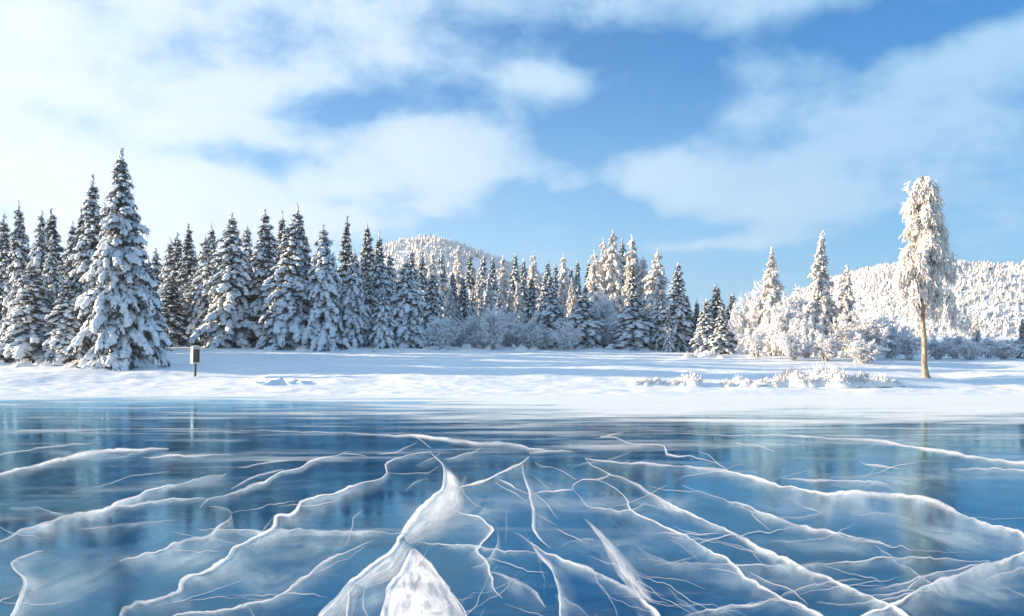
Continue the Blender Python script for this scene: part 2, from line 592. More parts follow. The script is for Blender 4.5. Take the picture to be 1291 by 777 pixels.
def crack(pts, wd, veil=None, alpha=1.0, vstr=0.75, taper=(0.35, 0.35)):
    """pts: traced (x, y) of the photo, laid on the ice plane; wd: width; veil: (dx, dy) slope of the sheet below"""
    CRN[0] += 1
    sd = CRN[0]
    if isinstance(wd, (int, float)):
        wd = [wd] * len(pts)
    p = smooth_px([(a[0], a[1], ww) for a, ww in zip(pts, wd)])
    n = len(p)
    tang = np.gradient(p[:, :2], axis=0)
    tang /= np.linalg.norm(tang, axis=1)[:, None] + 1e-9
    nor = np.stack([-tang[:, 1], tang[:, 0]], -1)
    u = np.arange(n)
    env = np.clip(np.minimum(u, n - 1 - u) / 3.0, 0, 1)
    jit = (fbm(u * 0.45, u * 0 + sd * 7.7, 3, 3) * 3.6) * env * np.clip((p[:, 1] - HY) / 160, 0.25, 1.2)
    p[:, :2] += nor * jit[:, None]
    nor[:, 1] *= 0.9
    wv = np.clip(p[:, 2], 0.4, 60) * np.clip(1 + 1.5 * fbm(u * 0.22, u * 0 + sd * 3.1, 9, 4), 0.3, 2.2)
    tp = np.ones(n)
    e = max(3, n * 0.22)
    tp *= np.clip(u / e, 0, 1) * (1 - taper[0]) + taper[0]
    tp *= np.clip((n - 1 - u) / e, 0, 1) * (1 - taper[1]) + taper[1]
    offs = np.array([-0.75, -0.50, -0.15, 0.20, 0.65, 1.3])
    aa = np.array([0.0, 0.85, 1.0, 0.75, 0.28, 0.0])
    vd = np.array(veil if veil is not None else (0.3, 1.0))
    sgn = np.sign((nor * vd[None]).sum(1))
    sgn[sgn == 0] = 1
    k_ = np.ones(9) / 9
    sgn = np.convolve(np.pad(sgn, 4, mode='edge'), k_, mode='valid') if n > 9 else np.full(n, sgn.mean() or 1.0)
    along = np.concatenate([[0], np.cumsum(np.hypot(*np.diff(p[:, :2], axis=0).T))]) + sd * 131
    vs_, al_ = [], []
    for o_, a_ in zip(offs, aa):
        q = p[:, :2] + nor * (o_ * sgn * 0.47 * (wv * tp + 0.9))[:, None]
        vs_.append(ground_px(q[:, 0], np.maximum(q[:, 1], HY + 40), 0.004))
        al_.append(a_ * alpha * (0.25 + 0.75 * tp) * np.clip(0.85 + 1.3 * fbm(u * 0.11, u * 0 + sd * 5.3, 19, 3), 0.5, 1.0))
    V = np.stack(vs_, 0)
    V[:, :, 2] += (sd % 9) * 0.0007
    me = mesh_np('crack', V.reshape(-1, 3), grid_faces(len(offs), n), M_CORE, True, attr={'a': np.concatenate(al_), 'u': np.tile(along, len(offs)), 's': np.repeat(offs, n)})
    o = link('crack', me, ice)
    if veil is not None:
        vdx, vdy = veil
        R = 9
        rows, ra = [], []
        wob = np.clip(1 + 1.3 * fbm(u * 0.05, u * 0 + sd, 41, 3), 0.3, 3)
        venv = np.sin(np.pi * np.clip((u + 0.0) / (n - 1), 0, 1)) ** 0.6 if taper[1] < 0.9 else np.clip(u / (0.3 * n), 0, 1)
        if taper[0] >= 1:
            venv = np.ones(n)
        for r in range(R):
            s_ = r / (R - 1)
            q = p[:, :2] + np.stack([vdx * s_ * wob, vdy * s_ * wob], -1) * (1.8 * (0.35 + 0.65 * venv))[:, None]
            rows.append(ground_px(q[:, 0], np.maximum(q[:, 1], HY + 40), 0.0012 + sd * 0.00003))
            ra.append(vstr * venv * (0.95 * (1 - s_) ** 1.7 + 0.6 * np.exp(-s_ * 12)) * (0.85 + 1.1 * fbm(u * 0.30, u * 0 + s_ * 1.2 + sd, 57, 3)))
        V = np.stack(rows, 0)
        me = mesh_np('veil', V.reshape(-1, 3), grid_faces(R, n), M_VEIL, True, attr={'a': np.clip(np.concatenate(ra), 0, 1), 'u': np.tile(along, R), 's': np.repeat(np.linspace(0, 1, R), n)})
        link('veil', me, o)
    return o


def fill(left, right, aL, aM, aR, sag=0.05):
    """a white crushed sheet between two traced edges, just under the surface"""
    CRN[0] += 1
    l_, r_ = smooth_px([(a, b, 0) for a, b in left], 5), smooth_px([(a, b, 0) for a, b in right], 5)
    n = max(len(l_), len(r_))
    q = np.linspace(0, 1, n)
    L = np.stack([np.interp(q, np.linspace(0, 1, len(l_)), l_[:, i]) for i in range(2)], -1)
    R_ = np.stack([np.interp(q, np.linspace(0, 1, len(r_)), r_[:, i]) for i in range(2)], -1)
    rows, ra = [], []
    R = 10
    for r in range(R):
        s_ = r / (R - 1)
        pp = L * (1 - s_) + R_ * s_
        pp[:, 0] += 5 * fbm(q * 14, q * 0 + s_ * 2, 71 + CRN[0], 3) * math.sin(math.pi * s_)
        g_ = ground_px(pp[:, 0], pp[:, 1], 0.0006 + CRN[0] * 0.00003)
        rows.append(g_)
        a_ = np.interp(s_, [0, 0.5, 1], [aL, aM, aR])
        ra.append(np.clip(a_ * (1 + 0.7 * fbm(q * 10, q * 0 + s_ * 3, 77 + CRN[0], 4)) * np.clip(q * 8, 0.3, 1), 0, 1))
    me = mesh_np('crushed_sheet', np.stack(rows, 0).reshape(-1, 3), grid_faces(R, n), M_SHEET, True, attr={'a': np.concatenate(ra), 'u': np.tile(q * n * 5.0 + CRN[0] * 77, R), 's': np.repeat(np.linspace(0, 1, R), n)})
    return link('crushed_sheet', me, ice)


# left side
crack([(-30, 608), (0, 598), (30, 590), (61, 583), (101, 573), (134, 569), (213, 566)], [7, 7, 7, 7, 7, 7, 5], (0, 8), 0.9)
crack([(-10, 575), (46, 566), (82, 561), (120, 559)], [4, 4, 3, 2], None, 0.5)
crack([(180, 577), (225, 575), (296, 573)], [2, 4, 2], None, 0.7)
crack([(-30, 700), (0, 683), (30, 669), (61, 659), (91, 650), (122, 644), (140, 640), (161, 630), (189, 619), (213, 613), (240, 606), (285, 598)],
      [6, 6, 5, 5, 5, 6, 6, 4, 3, 2.5, 2, 1], (4, 16), 0.95)
crack([(140, 640), (171, 637), (195, 633), (219, 630), (264, 629)], [5, 3, 2.5, 2, 1], (0, 6), 0.8)
crack([(55, 695), (34, 700), (14, 711), (21, 723), (30, 732), (27, 750), (18, 772), (8, 795)], [2, 3, 3, 4, 6, 6, 6, 5], (26, 6), 0.85)
crack([(-20, 770), (0, 760), (21, 750)], [3, 3, 2], None, 0.6)
crack([(130, 800), (152, 777), (159, 767), (183, 760), (213, 752), (223, 748), (227, 738), (234, 729), (261, 721), (276, 712), (288, 701), (301, 689), (322, 679),
       (337, 671), (345, 662), (348, 653), (368, 647), (380, 635), (395, 628), (416, 624), (440, 615), (461, 609), (482, 602), (488, 596), (485, 586), (495, 580), (522, 573), (543, 570)],
      [8, 8, 7, 6, 6, 6, 6, 6, 6, 5.5, 5, 5, 5, 4.5, 4, 4, 4, 3, 3, 2.5, 4, 2, 2, 2, 2, 2, 2, 1.5], (10, 12), 0.95, 0.7)
crack([(488, 596), (516, 597), (540, 596), (552, 588)], [1.6, 1.6, 1.6, 1.4], None, 0.6)
crack([(252, 641), (264, 630), (291, 622), (313, 613), (334, 607), (346, 599), (371, 592), (389, 584), (407, 577), (430, 572), (440, 568)],
      [2, 3.5, 3.5, 3, 3, 2.5, 2.5, 2, 2.5, 2, 1.5], (4, 8), 0.9)
crack([(430, 572), (461, 575)], 1.5, None, 0.6)
crack([(291, 618), (307, 607), (328, 599), (358, 592)], 2, None, 0.5)
crack([(150, 708), (200, 694), (230, 683), (258, 676), (273, 665), (288, 654), (290, 647), (282, 641), (264, 639)], [2, 4, 4, 4.5, 4.5, 3.5, 2.5, 2, 1.5], (6, 26), 0.7, 0.6)
crack([(291, 647), (334, 639), (371, 633)], 1.6, None, 0.5)
crack([(250, 668), (337, 669), (383, 669), (440, 672), (461, 671), (510, 673)], [1, 1.5, 2, 2, 2, 2.5], (0, 17), 0.8, 0.8)
crack([(522, 684), (552, 686), (595, 690), (646, 696), (676, 698)], [2.5, 2, 1.6, 1.2, 1], (0, 7), 0.75, 0.5)
crack([(805, 706), (843, 710), (891, 712), (940, 713), (1003, 714), (1051, 711), (1099, 705), (1146, 703), (1194, 706), (1248, 708)], [1, 1.3, 1.5, 1.5, 1.8, 2, 2, 2, 2, 2], (0, 18), 0.7, 0.42)
crack([(190, 790), (230, 775), (276, 769), (313, 764), (346, 753), (365, 743), (389, 724), (407, 709), (426, 699), (446, 691), (470, 682)],
      [3, 3, 4, 5, 5, 5, 5, 4, 3, 2.5, 2], (8, 8), 0.75, 0.5)
crack([(395, 723), (430, 708), (461, 688)], [3, 2, 1.5], None, 0.5)
crack([(313, 764), (319, 776), (330, 790)], [3, 3, 3], None, 0.5)
crack([(230, 655), (150, 662), (96, 668)], 1.5, (0, 10), 0.35, 0.35)
crack([(90, 622), (140, 610), (165, 601), (215, 595)], 1.5, None, 0.4)
crack([(300, 590), (345, 583), (365, 581)], [2, 3, 1.5], None, 0.5)
# centre: the white spine and its crushed fans
crack([(543, 571), (552, 580), (560, 589), (560, 603), (555, 618), (540, 634), (525, 649), (513, 664), (507, 676), (491, 695), (467, 713), (443, 733), (437, 740), (418, 762), (395, 785)],
      [2, 3.5, 4, 5, 7, 9, 11, 10, 9, 7, 6, 5, 5, 6, 6], (20, 14), 1.0, 0.9, taper=(0.35, 0.8))
fill([(560, 589), (560, 603), (555, 618), (540, 634), (525, 649)], [(566, 592), (580, 606), (586, 622), (580, 645), (548, 660)], 1.0, 0.75, 0.12, 0.04)
fill([(556, 616), (540, 634), (522, 652), (507, 676)], [(600, 640), (596, 655), (570, 672), (520, 690)], 0.95, 0.35, 0.0, 0.05)
fill([(507, 680), (491, 695), (467, 713), (443, 733)], [(522, 690), (512, 712), (500, 728), (462, 742)], 0.95, 0.6, 0.15, 0.06)
fill([(443, 733), (437, 740), (418, 762), (385, 792)], [(462, 742), (452, 752), (446, 772), (436, 792)], 0.9, 0.35, 0.1, 0.06)
crack([(437, 740), (438, 767), (440, 790)], [3, 2.5, 2], None, 0.8)
fill([(519, 690), (507, 716), (491, 740), (484, 767), (478, 795)], [(523, 692), (537, 707), (549, 722), (568, 746), (598, 795)], 1.0, 0.80, 0.55, 0.03)
crack([(520, 693), (507, 716), (491, 740), (484, 767), (479, 795)], [4, 5, 6, 7, 8], None, 1.0, taper=(0.5, 1))
crack([(522, 693), (534, 704), (549, 722), (568, 746), (583, 767), (598, 795)], [4, 6, 6, 7, 7, 8], None, 0.95, taper=(0.5, 1))
crack([(556, 634), (571, 643), (589, 650), (610, 656), (622, 669), (613, 679), (604, 690), (600, 696), (613, 710), (619, 725), (622, 740), (633, 755)],
      [4, 3.5, 3.5, 4, 5.5, 4, 3, 4, 4, 3.5, 2.5, 1.5], (-14, 10), 0.9, 0.45)
crack([(619, 722), (640, 729), (655, 734), (676, 749), (688, 767)], [3, 4, 5, 5, 4], (-4, 14), 0.55, 0.5)
crack([(580, 615), (607, 607), (629, 598), (655, 585), (667, 576)], [3.5, 4, 4, 4.5, 4], (6, 10), 0.95, 0.5)
crack([(580, 615), (595, 631), (616, 643), (618, 653)], [2.5, 2.5, 2.5, 2], None, 0.5)
crack([(440, 546), (461, 547), (522, 550), (552, 553), (583, 557), (613, 560), (640, 560), (667, 565), (691, 568), (722, 569)], [1, 1.5, 4, 5, 6, 6.5, 7, 8, 6, 2], (0, 5), 0.9)
crack([(300, 543), (400, 545), (461, 547)], [1, 1.5, 1.5], None, 0.5)
crack([(522, 550), (532, 557), (543, 565)], 2, None, 0.7)
crack([(568, 554), (571, 565), (583, 570)], [2.5, 2, 1.5], None, 0.8)
crack([(476, 573), (498, 571), (525, 559)], [1.6, 1.8, 1.6], None, 0.7)
crack([(498, 571), (505, 577)], 1.6, None, 0.7)
crack([(667, 572), (690, 570), (712, 569)], [7, 6, 3], None, 0.5)
crack([(658, 586), (662, 603), (669, 628), (672, 643), (672, 664), (679, 679), (694, 692)], [3.5, 3.5, 4, 4, 5, 5, 3], (10, 8), 0.85, 0.5)
crack([(630, 605), (655, 617), (669, 625)], [3.5, 3, 2.5], None, 0.85)
crack([(624, 608), (645, 621), (664, 632)], 1.8, None, 0.45)
crack([(670, 625), (691, 620), (722, 618)], [2.5, 2.5, 2.5], None, 0.8)
crack([(722, 618), (723, 612), (734, 606), (752, 604), (765, 602), (768, 597)], 2.8, None, 0.8)
crack([(722, 618), (734, 629), (740, 638), (765, 643), (795, 643), (813, 634)], [3.2, 3, 3, 2.5, 2.5, 1.8], (2, 6), 0.8, 0.4)
crack([(768, 644), (771, 660), (783, 667), (780, 673)], [2.5, 2.5, 1.8, 1.2], None, 0.75)
crack([(673, 583), (682, 588), (701, 591), (728, 606)], [1.8, 1.8, 2.2, 2.5], None, 0.75)
crack([(670, 598), (690, 614), (702, 624)], 1.3, None, 0.35)
crack([(672, 645), (685, 656), (702, 663)], [2.5, 2, 1], None, 0.4)
crack([(646, 670), (667, 682), (685, 695), (722, 710), (759, 725), (783, 737), (801, 750), (820, 767), (842, 795)], [1.5, 3, 6, 6, 7, 8, 9, 9, 9], (-4, 12), 1.0, 0.55, taper=(0.2, 1))
crack([(670, 684), (682, 701), (695, 719), (704, 740), (707, 767), (709, 795)], [4, 6, 6.5, 5, 4.5, 4], (12, 6), 0.85, 0.5, taper=(0.5, 1))
fill([(737, 655), (758, 682), (768, 704), (780, 727), (806, 752)], [(741, 655), (772, 684), (790, 704), (808, 727), (826, 762)], 0.25, 0.62, 0.05, 0.04)
crack([(737, 655), (762, 682), (776, 704), (792, 728), (815, 762)], [1, 4, 6, 6, 4], (16, 6), 0.5, 0.4)
crack([(705, 690), (735, 680), (762, 682)], 1.5, (0, 8), 0.3, 0.3)
# right side
crack([(738, 578), (764, 582), (818, 585), (859, 589), (908, 593), (946, 602), (987, 613), (1032, 622), (1067, 622), (1100, 623), (1153, 627), (1185, 636), (1216, 651), (1242, 660), (1277, 668), (1310, 688)],
      [3, 4, 4, 4, 5, 5.5, 6, 6.5, 7, 7, 8, 9, 9, 8, 8, 8], (-2, 20), 1.0, 0.62, taper=(0.4, 1))
crack([(757, 551), (773, 552), (795, 559), (837, 563), (841, 573), (878, 577), (897, 582), (916, 592)], [5, 4, 2.5, 3, 3, 2.5, 2.5, 2.5], None, 0.75)
crack([(750, 554), (770, 549), (786, 546)], [2, 5, 2], None, 0.7)
crack([(738, 578), (746, 587), (767, 598), (795, 608), (818, 622), (843, 636), (875, 651), (907, 664), (946, 686), (981, 702), (1013, 718), (1051, 734), (1092, 751), (1121, 764), (1160, 790)],
      [3, 3, 4, 4, 6, 5.5, 5, 5, 5, 6, 8, 9, 10, 10, 10], (-8, 12), 1.0, 0.6, taper=(0.4, 1))
fill([(795, 608), (818, 624), (830, 640)], [(822, 622), (845, 634), (860, 646)], 0.1, 0.5, 0.6, 0.02)
crack([(752, 605), (771, 613), (790, 628), (795, 643), (827, 660), (859, 673), (878, 683), (892, 692), (924, 711), (936, 725), (962, 741), (987, 754), (1009, 764), (1038, 777), (1070, 795)],
      [2, 2, 2, 3, 3, 3, 3, 3.5, 5, 6.5, 7, 7, 8, 8, 8], (-8, 10), 0.95, 0.5, taper=(0.4, 1))
crack([(859, 673), (900, 684), (940, 692), (965, 700)], [2, 2, 2.5, 1.5], None, 0.5)
crack([(843, 680), (868, 694), (885, 712)], 1.6, None, 0.3)
crack([(860, 612), (873, 617), (908, 629), (944, 641), (987, 656), (1035, 670), (1089, 681), (1124, 689)], [1.2, 1.6, 2.5, 4, 5.5, 5.5, 6, 3], (-3, 10), 0.9, 0.55)
crack([(944, 641), (952, 652), (971, 670)], [4, 4, 1.5], (8, 4), 0.7, 0.4)
crack([(1310, 690), (1291, 698), (1267, 708), (1229, 718), (1197, 730), (1159, 743), (1137, 757), (1092, 777), (1060, 795)], [8, 7, 7, 7, 7, 7, 6, 6, 6], (10, 30), 1.0, 0.7, taper=(1, 1))
crack([(1248, 708), (1194, 721), (1146, 733), (1102, 744)], [2.5, 2.5, 2.2, 1.5], (0, 8), 0.6, 0.4)
crack([(850, 785), (873, 776), (908, 767), (949, 764), (987, 757)], [3, 3, 3, 3.5, 3], (0, 8), 0.75, 0.4)
crack([(860, 547), (924, 549), (987, 549), (1051, 553), (1099, 555), (1130, 560), (1178, 568), (1226, 576), (1310, 587)], [1, 2, 3, 3.5, 4, 5.5, 6, 6, 6], (0, 5), 0.9, 0.5, taper=(0.3, 1))
crack([(1085, 584), (1110, 588), (1135, 592)], [2, 3.5, 1.5], None, 0.6)
crack([(924, 559), (955, 563), (978, 571)], [2, 3.5, 1.5], None, 0.7)
crack([(987, 603), (1035, 606), (1100, 608), (1125, 614)], [2, 3, 2.5, 1.5], (0, 5), 0.6, 0.4)
crack([(1200, 592), (1240, 591), (1310, 594)], 2.5, (0, 6), 0.5, 0.4)
crack([(1080, 650), (1110, 648), (1150, 655)], 1.5, (0, 12), 0.3, 0.3)
crack([(1230, 735), (1270, 722), (1310, 712)], 2, (0, 22), 0.3, 0.4)

# faint hairlines between the big cracks
rh = random.Random(12)
for i in range(84):
    x, y = (rh.uniform(-20, 1300) if i % 2 else rh.uniform(560, 1120)), 560 + 215 * rh.random() ** 0.8
    an = math.atan2(y - 540, x - 610) + rh.uniform(-0.5, 0.5) if rh.random() < 0.65 else rh.uniform(-0.25, 0.25)
    ln = rh.uniform(12, 36) * (0.5 + (y - 540) / 160)
    pts = [(x, y)]
    for j in range(3):
        an += rh.uniform(-0.45, 0.45)
        x, y = x + math.cos(an) * ln, y + math.sin(an) * ln * 0.6
        pts.append((x, max(y, 545)))
    crack(pts, rh.uniform(0.5, 1.3), (rh.uniform(-4, 4), 5) if i % 3 == 0 else None, rh.uniform(0.3, 0.7), 0.3, taper=(0.1, 0.1))
# the cracking goes on over the rest of the ice round the camera
ro = random.Random(31)
for i in range(44):
    side = i % 3
    if side == 0:
        x, y = ro.uniform(-1500, -40), 545 + 330 * ro.random()
    elif side == 1:
        x, y = ro.uniform(1330, 2800), 545 + 330 * ro.random()
    else:
        x, y = ro.uniform(-300, 1600), ro.uniform(830, 1150)
    an = math.atan2(y - 540, x - 610) + ro.uniform(-0.6, 0.6)
    ln = ro.uniform(40, 90) * (0.5 + (y - 540) / 160)
    pts = [(x, y)]
    for j in range(4):
        an += ro.uniform(-0.4, 0.4)
        x, y = x + math.cos(an) * ln, max(y + math.sin(an) * ln * 0.5, 545)
        if side == 2:
            y = max(y, 800)
        elif side == 0:
            x = min(x, -25)
        else:
            x = max(x, 1315)
        pts.append((x, y))
    crack(pts, ro.uniform(2, 7), (ro.uniform(-10, 10), ro.uniform(6, 18)) if i % 2 else None, ro.uniform(0.6, 1.0), 0.5)
# pale misty patches of crushed ice inside the plates
for (cx_, cy_, rx, ry, a_) in [(235, 705, 95, 26, 0.42), (70, 735, 70, 28, 0.34), (610, 645, 46, 26, 0.30), (715, 628, 55, 26, 0.26), (1190, 672, 95, 26, 0.36), (1130, 606, 110, 12, 0.40),
                               (1235, 745, 70, 24, 0.34), (770, 690, 70, 24, 0.26), (470, 752, 40, 26, 0.36), (400, 690, 70, 14, 0.30), (1010, 640, 70, 12, 0.24), (330, 735, 60, 20, 0.22), (840, 640, 45, 16, 0.26),
                               (1060, 690, 90, 10, 0.25), (150, 575, 90, 6, 0.5), (540, 655, 34, 22, 0.4), (960, 560, 80, 5, 0.35), (930, 735, 60, 12, 0.2)]:
    CRN[0] += 1
    n_, R = 30, 8
    th = np.linspace(0, 2 * np.pi, n_)
    rows_, ra = [], []
    wobb = 1 + 0.9 * fbm(np.cos(th) * 1.4 + CRN[0], np.sin(th) * 1.4, 5, 3)
    for r in range(R):
        s_ = r / (R - 1)
        rows_.append(ground_px(cx_ + np.cos(th) * rx * 1.5 * s_ * wobb, np.maximum(cy_ + np.sin(th) * ry * 1.5 * s_ * wobb, HY + 60), 0.0003 + CRN[0] * 0.000004))
        ra.append(np.full(n_, a_ * (1 - s_) ** 1.3))
    me = mesh_np('misty_patch', np.stack(rows_, 0).reshape(-1, 3), grid_faces(R, n_), M_MIST, True, attr={'a': np.concatenate(ra)})
    link('misty_patch', me, ice)

# --- hills with a distant snowy wood
def hill(name, label, yc, prof, depth, seed, ntree, flabel, hmin, hmax):
    pp = np.array(prof, float)
    X = (pp[:, 0] - CX) / FPX * yc
    Z = CAMZ + (HY - pp[:, 1]) / FPX * yc
    xg = np.linspace(X[0], X[-1], 110)
    yg = np.linspace(-1, 1, 36)

    def hz(x, s_):
        top = np.interp(x, X, Z)
        return 4 + (top - 6 - 4) * np.clip(1 - np.abs(s_) ** 1.7, 0, 1) * (1 + 0.0 * x) + 26 * fbm(x * 0.008, s_ * 2.2 + seed, seed, 4) * (1 - np.abs(s_)) * np.clip(np.abs(s_) * 3 + 0.2, 0, 1)
    A, B = np.meshgrid(xg, yg)
    V = np.stack([A, yc + B * depth, hz(A, B)], -1).reshape(-1, 3)
    h = link(name, mesh_np(name, V, grid_faces(36, 110), M_GROUND, True))
    tag(h, label, kind='structure')
    r = np.random.default_rng(seed)
    x = r.uniform(X[0], X[-1], ntree)
    s_ = -r.uniform(-0.15, 1, ntree) ** 1.0
    keep = (fbm(x * 0.018, s_ * 5, seed + 4, 3) > -0.42)
    x, s_ = x[keep], s_[keep]
    n = len(x)
    base = np.stack([x, yc + s_ * depth, hz(x, s_) - 0.5], -1)
    H = r.uniform(hmin, hmax, n) * r.choice([0.6, 1.0, 1.35], n, p=[0.45, 0.4, 0.15])
    W = H * r.uniform(0.26, 0.48, n)
    acc = Acc()
    S = 6
    for (z0, z1, wr) in ((0.08, 0.62, 1.0), (0.38, 0.85, 0.72), (0.66, 1.02, 0.45)):
        ang = np.linspace(0, 2 * np.pi, S, endpoint=False)
        ring = np.zeros((n, S, 3))
        rr = W[:, None] * wr * r.uniform(0.65, 1.25, (n, S))
        a2 = ang[None] + r.uniform(0, 6.28, (n, 1))
        ring[..., 0] = base[:, None, 0] + np.cos(a2) * rr
        ring[..., 1] = base[:, None, 1] + np.sin(a2) * rr
        ring[..., 2] = base[:, None, 2] + H[:, None] * (z0 + r.uniform(-0.06, 0.06, (n, S)))
        apex = base + np.stack([0 * H, 0 * H, H * z1], -1)
        vv = np.concatenate([ring, apex[:, None]], 1)
        k = np.arange(S)
        tri = np.stack([k, (k + 1) % S, np.full(S, S)], -1)
        f = (tri[None] + (np.arange(n) * (S + 1))[:, None, None]).reshape(-1, 3)
        # a face may be bare needles on this distant wood
        m = (r.uniform(0, 1, len(f)) < 0.09).astype(int)
        acc.v.append(vv.reshape(-1, 3))
        acc.f.append(f + acc.c)
        acc.m.append(m)
        acc.c += n * (S + 1)
    fo = link('hill_forest', acc.mesh('hill_forest', [M_HILLSNOW, M_HILLTREE]))
    tag(fo, flabel, 'forest', kind='stuff')


hill('distant_hill', 'rounded snowy hill rising behind the middle of the forest', 1000,
     [(380, 440), (440, 352), (480, 322), (515, 309), (545, 303), (560, 302), (585, 308), (610, 318), (640, 330), (700, 352), (760, 372), (840, 420)], 330, 3, 17000,
     'frosted wood covering the rounded hill behind the forest', 3, 6)
hill('distant_hill', 'long snowy hill behind the lone frosted tree on the right', 1050,
     [(900, 440), (960, 400), (1010, 372), (1050, 352), (1080, 340), (1110, 333), (1150, 331), (1190, 335), (1215, 339), (1255, 347), (1291, 357), (1360, 372), (1480, 400), (1600, 440)], 450, 9, 34000,
     'frosted wood covering the long hill at the right', 2.8, 5.8)


# ------------------------------------------------------------------ snowy spruce prototypes
def capsule_template(sides=5):
    prof = [(0.06, 0.55), (0.38, 1.0), (0.80, 0.82)]
    v = [(0, 0, 0)]
    for (x, r_) in prof:
        for k in range(sides):
            a = 2 * math.pi * k / sides + 0.3
            z = math.sin(a) * r_
            v.append((x, math.cos(a) * r_, z if z > 0 else z * 0.7))
    v.append((1.0, 0, -0.1))
    f = []
    for k in range(sides):
        k2 = (k + 1) % sides
        f.append((0, 1 + k2, 1 + k))
        for r_ in range(2):
            a, b_ = 1 + r_ * sides + k, 1 + r_ * sides + k2
            c, d = a + sides, b_ + sides
            f += [(a, b_, c), (b_, d, c)]
        f.append((1 + 2 * sides + k, 1 + 2 * sides + k2, 1 + 3 * sides))
    return np.array(v), np.array(f)


CAPV, CAPF = capsule_template()


def frames(d):
    up = np.array([0, 0, 1.0])
    s_ = np.cross(up, d)
    nn = np.linalg.norm(s_, axis=1)
    s_[nn < 1e-3] = (1, 0, 0)
    s_ /= np.linalg.norm(s_, axis=1)[:, None]
    u_ = np.cross(d, s_)
    return s_, u_


def stamp_caps(acc, o, d, length, width, thick, rng, m=0, jitter=0.22):
    n = len(o)
    s_, u_ = frames(d)
    V = CAPV[None] * np.ones((n, 1, 1))
    V[:, :, 1:] *= 1 + rng.uniform(-jitter, jitter, (n, len(CAPV), 1))
    P = (o[:, None] + d[:, None] * (V[..., :1] * length[:, None, None])
         + s_[:, None] * (V[..., 1:2] * width[:, None, None]) + u_[:, None] * (V[..., 2:3] * thick[:, None, None]))
    f = (CAPF[None] + (np.arange(n) * len(CAPV))[:, None, None]).reshape(-1, 3)
    acc.add(P.reshape(-1, 3), f, m)


def stamp_blades(acc, o, d, length, width, rng, m=0):
    """thin triangles"""
    n = len(o)
    s_ = np.cross(d, rng.normal(size=(n, 3)))
    s_ /= np.linalg.norm(s_, axis=1)[:, None] + 1e-9
    a = o - s_ * width[:, None] * 0.5
    b_ = o + s_ * width[:, None] * 0.5
    c = o + d * length[:, None]
    V = np.stack([a, b_, c], 1).reshape(-1, 3)
    acc.add(V, np.arange(3 * n).reshape(-1, 3), m)


def unit(v):
    return v / (np.linalg.norm(v, axis=-1, keepdims=True) + 1e-9)


def tube(acc, pts, radii, sides=6, m=0):
    pts = np.asarray(pts, float)
    n = len(pts)
    tg = unit(np.gradient(pts, axis=0))
    ref = np.array([0.31, 0.95, 0.05])
    s_ = unit(np.cross(tg, ref))
    u_ = np.cross(s_, tg)
    a = np.linspace(0, 2 * np.pi, sides, endpoint=False)
    V = pts[:, None] + (s_[:, None] * np.cos(a)[None, :, None] + u_[:, None] * np.sin(a)[None, :, None]) * np.asarray(radii)[:, None, None]
    f = []
    for i in range(n - 1):
        for k in range(sides):
            k2 = (k + 1) % sides
            f += [(i * sides + k, i * sides + k2, (i + 1) * sides + k), (i * sides + k2, (i + 1) * sides + k2, (i + 1) * sides + k)]
    acc.add(V.reshape(-1, 3), f, m)


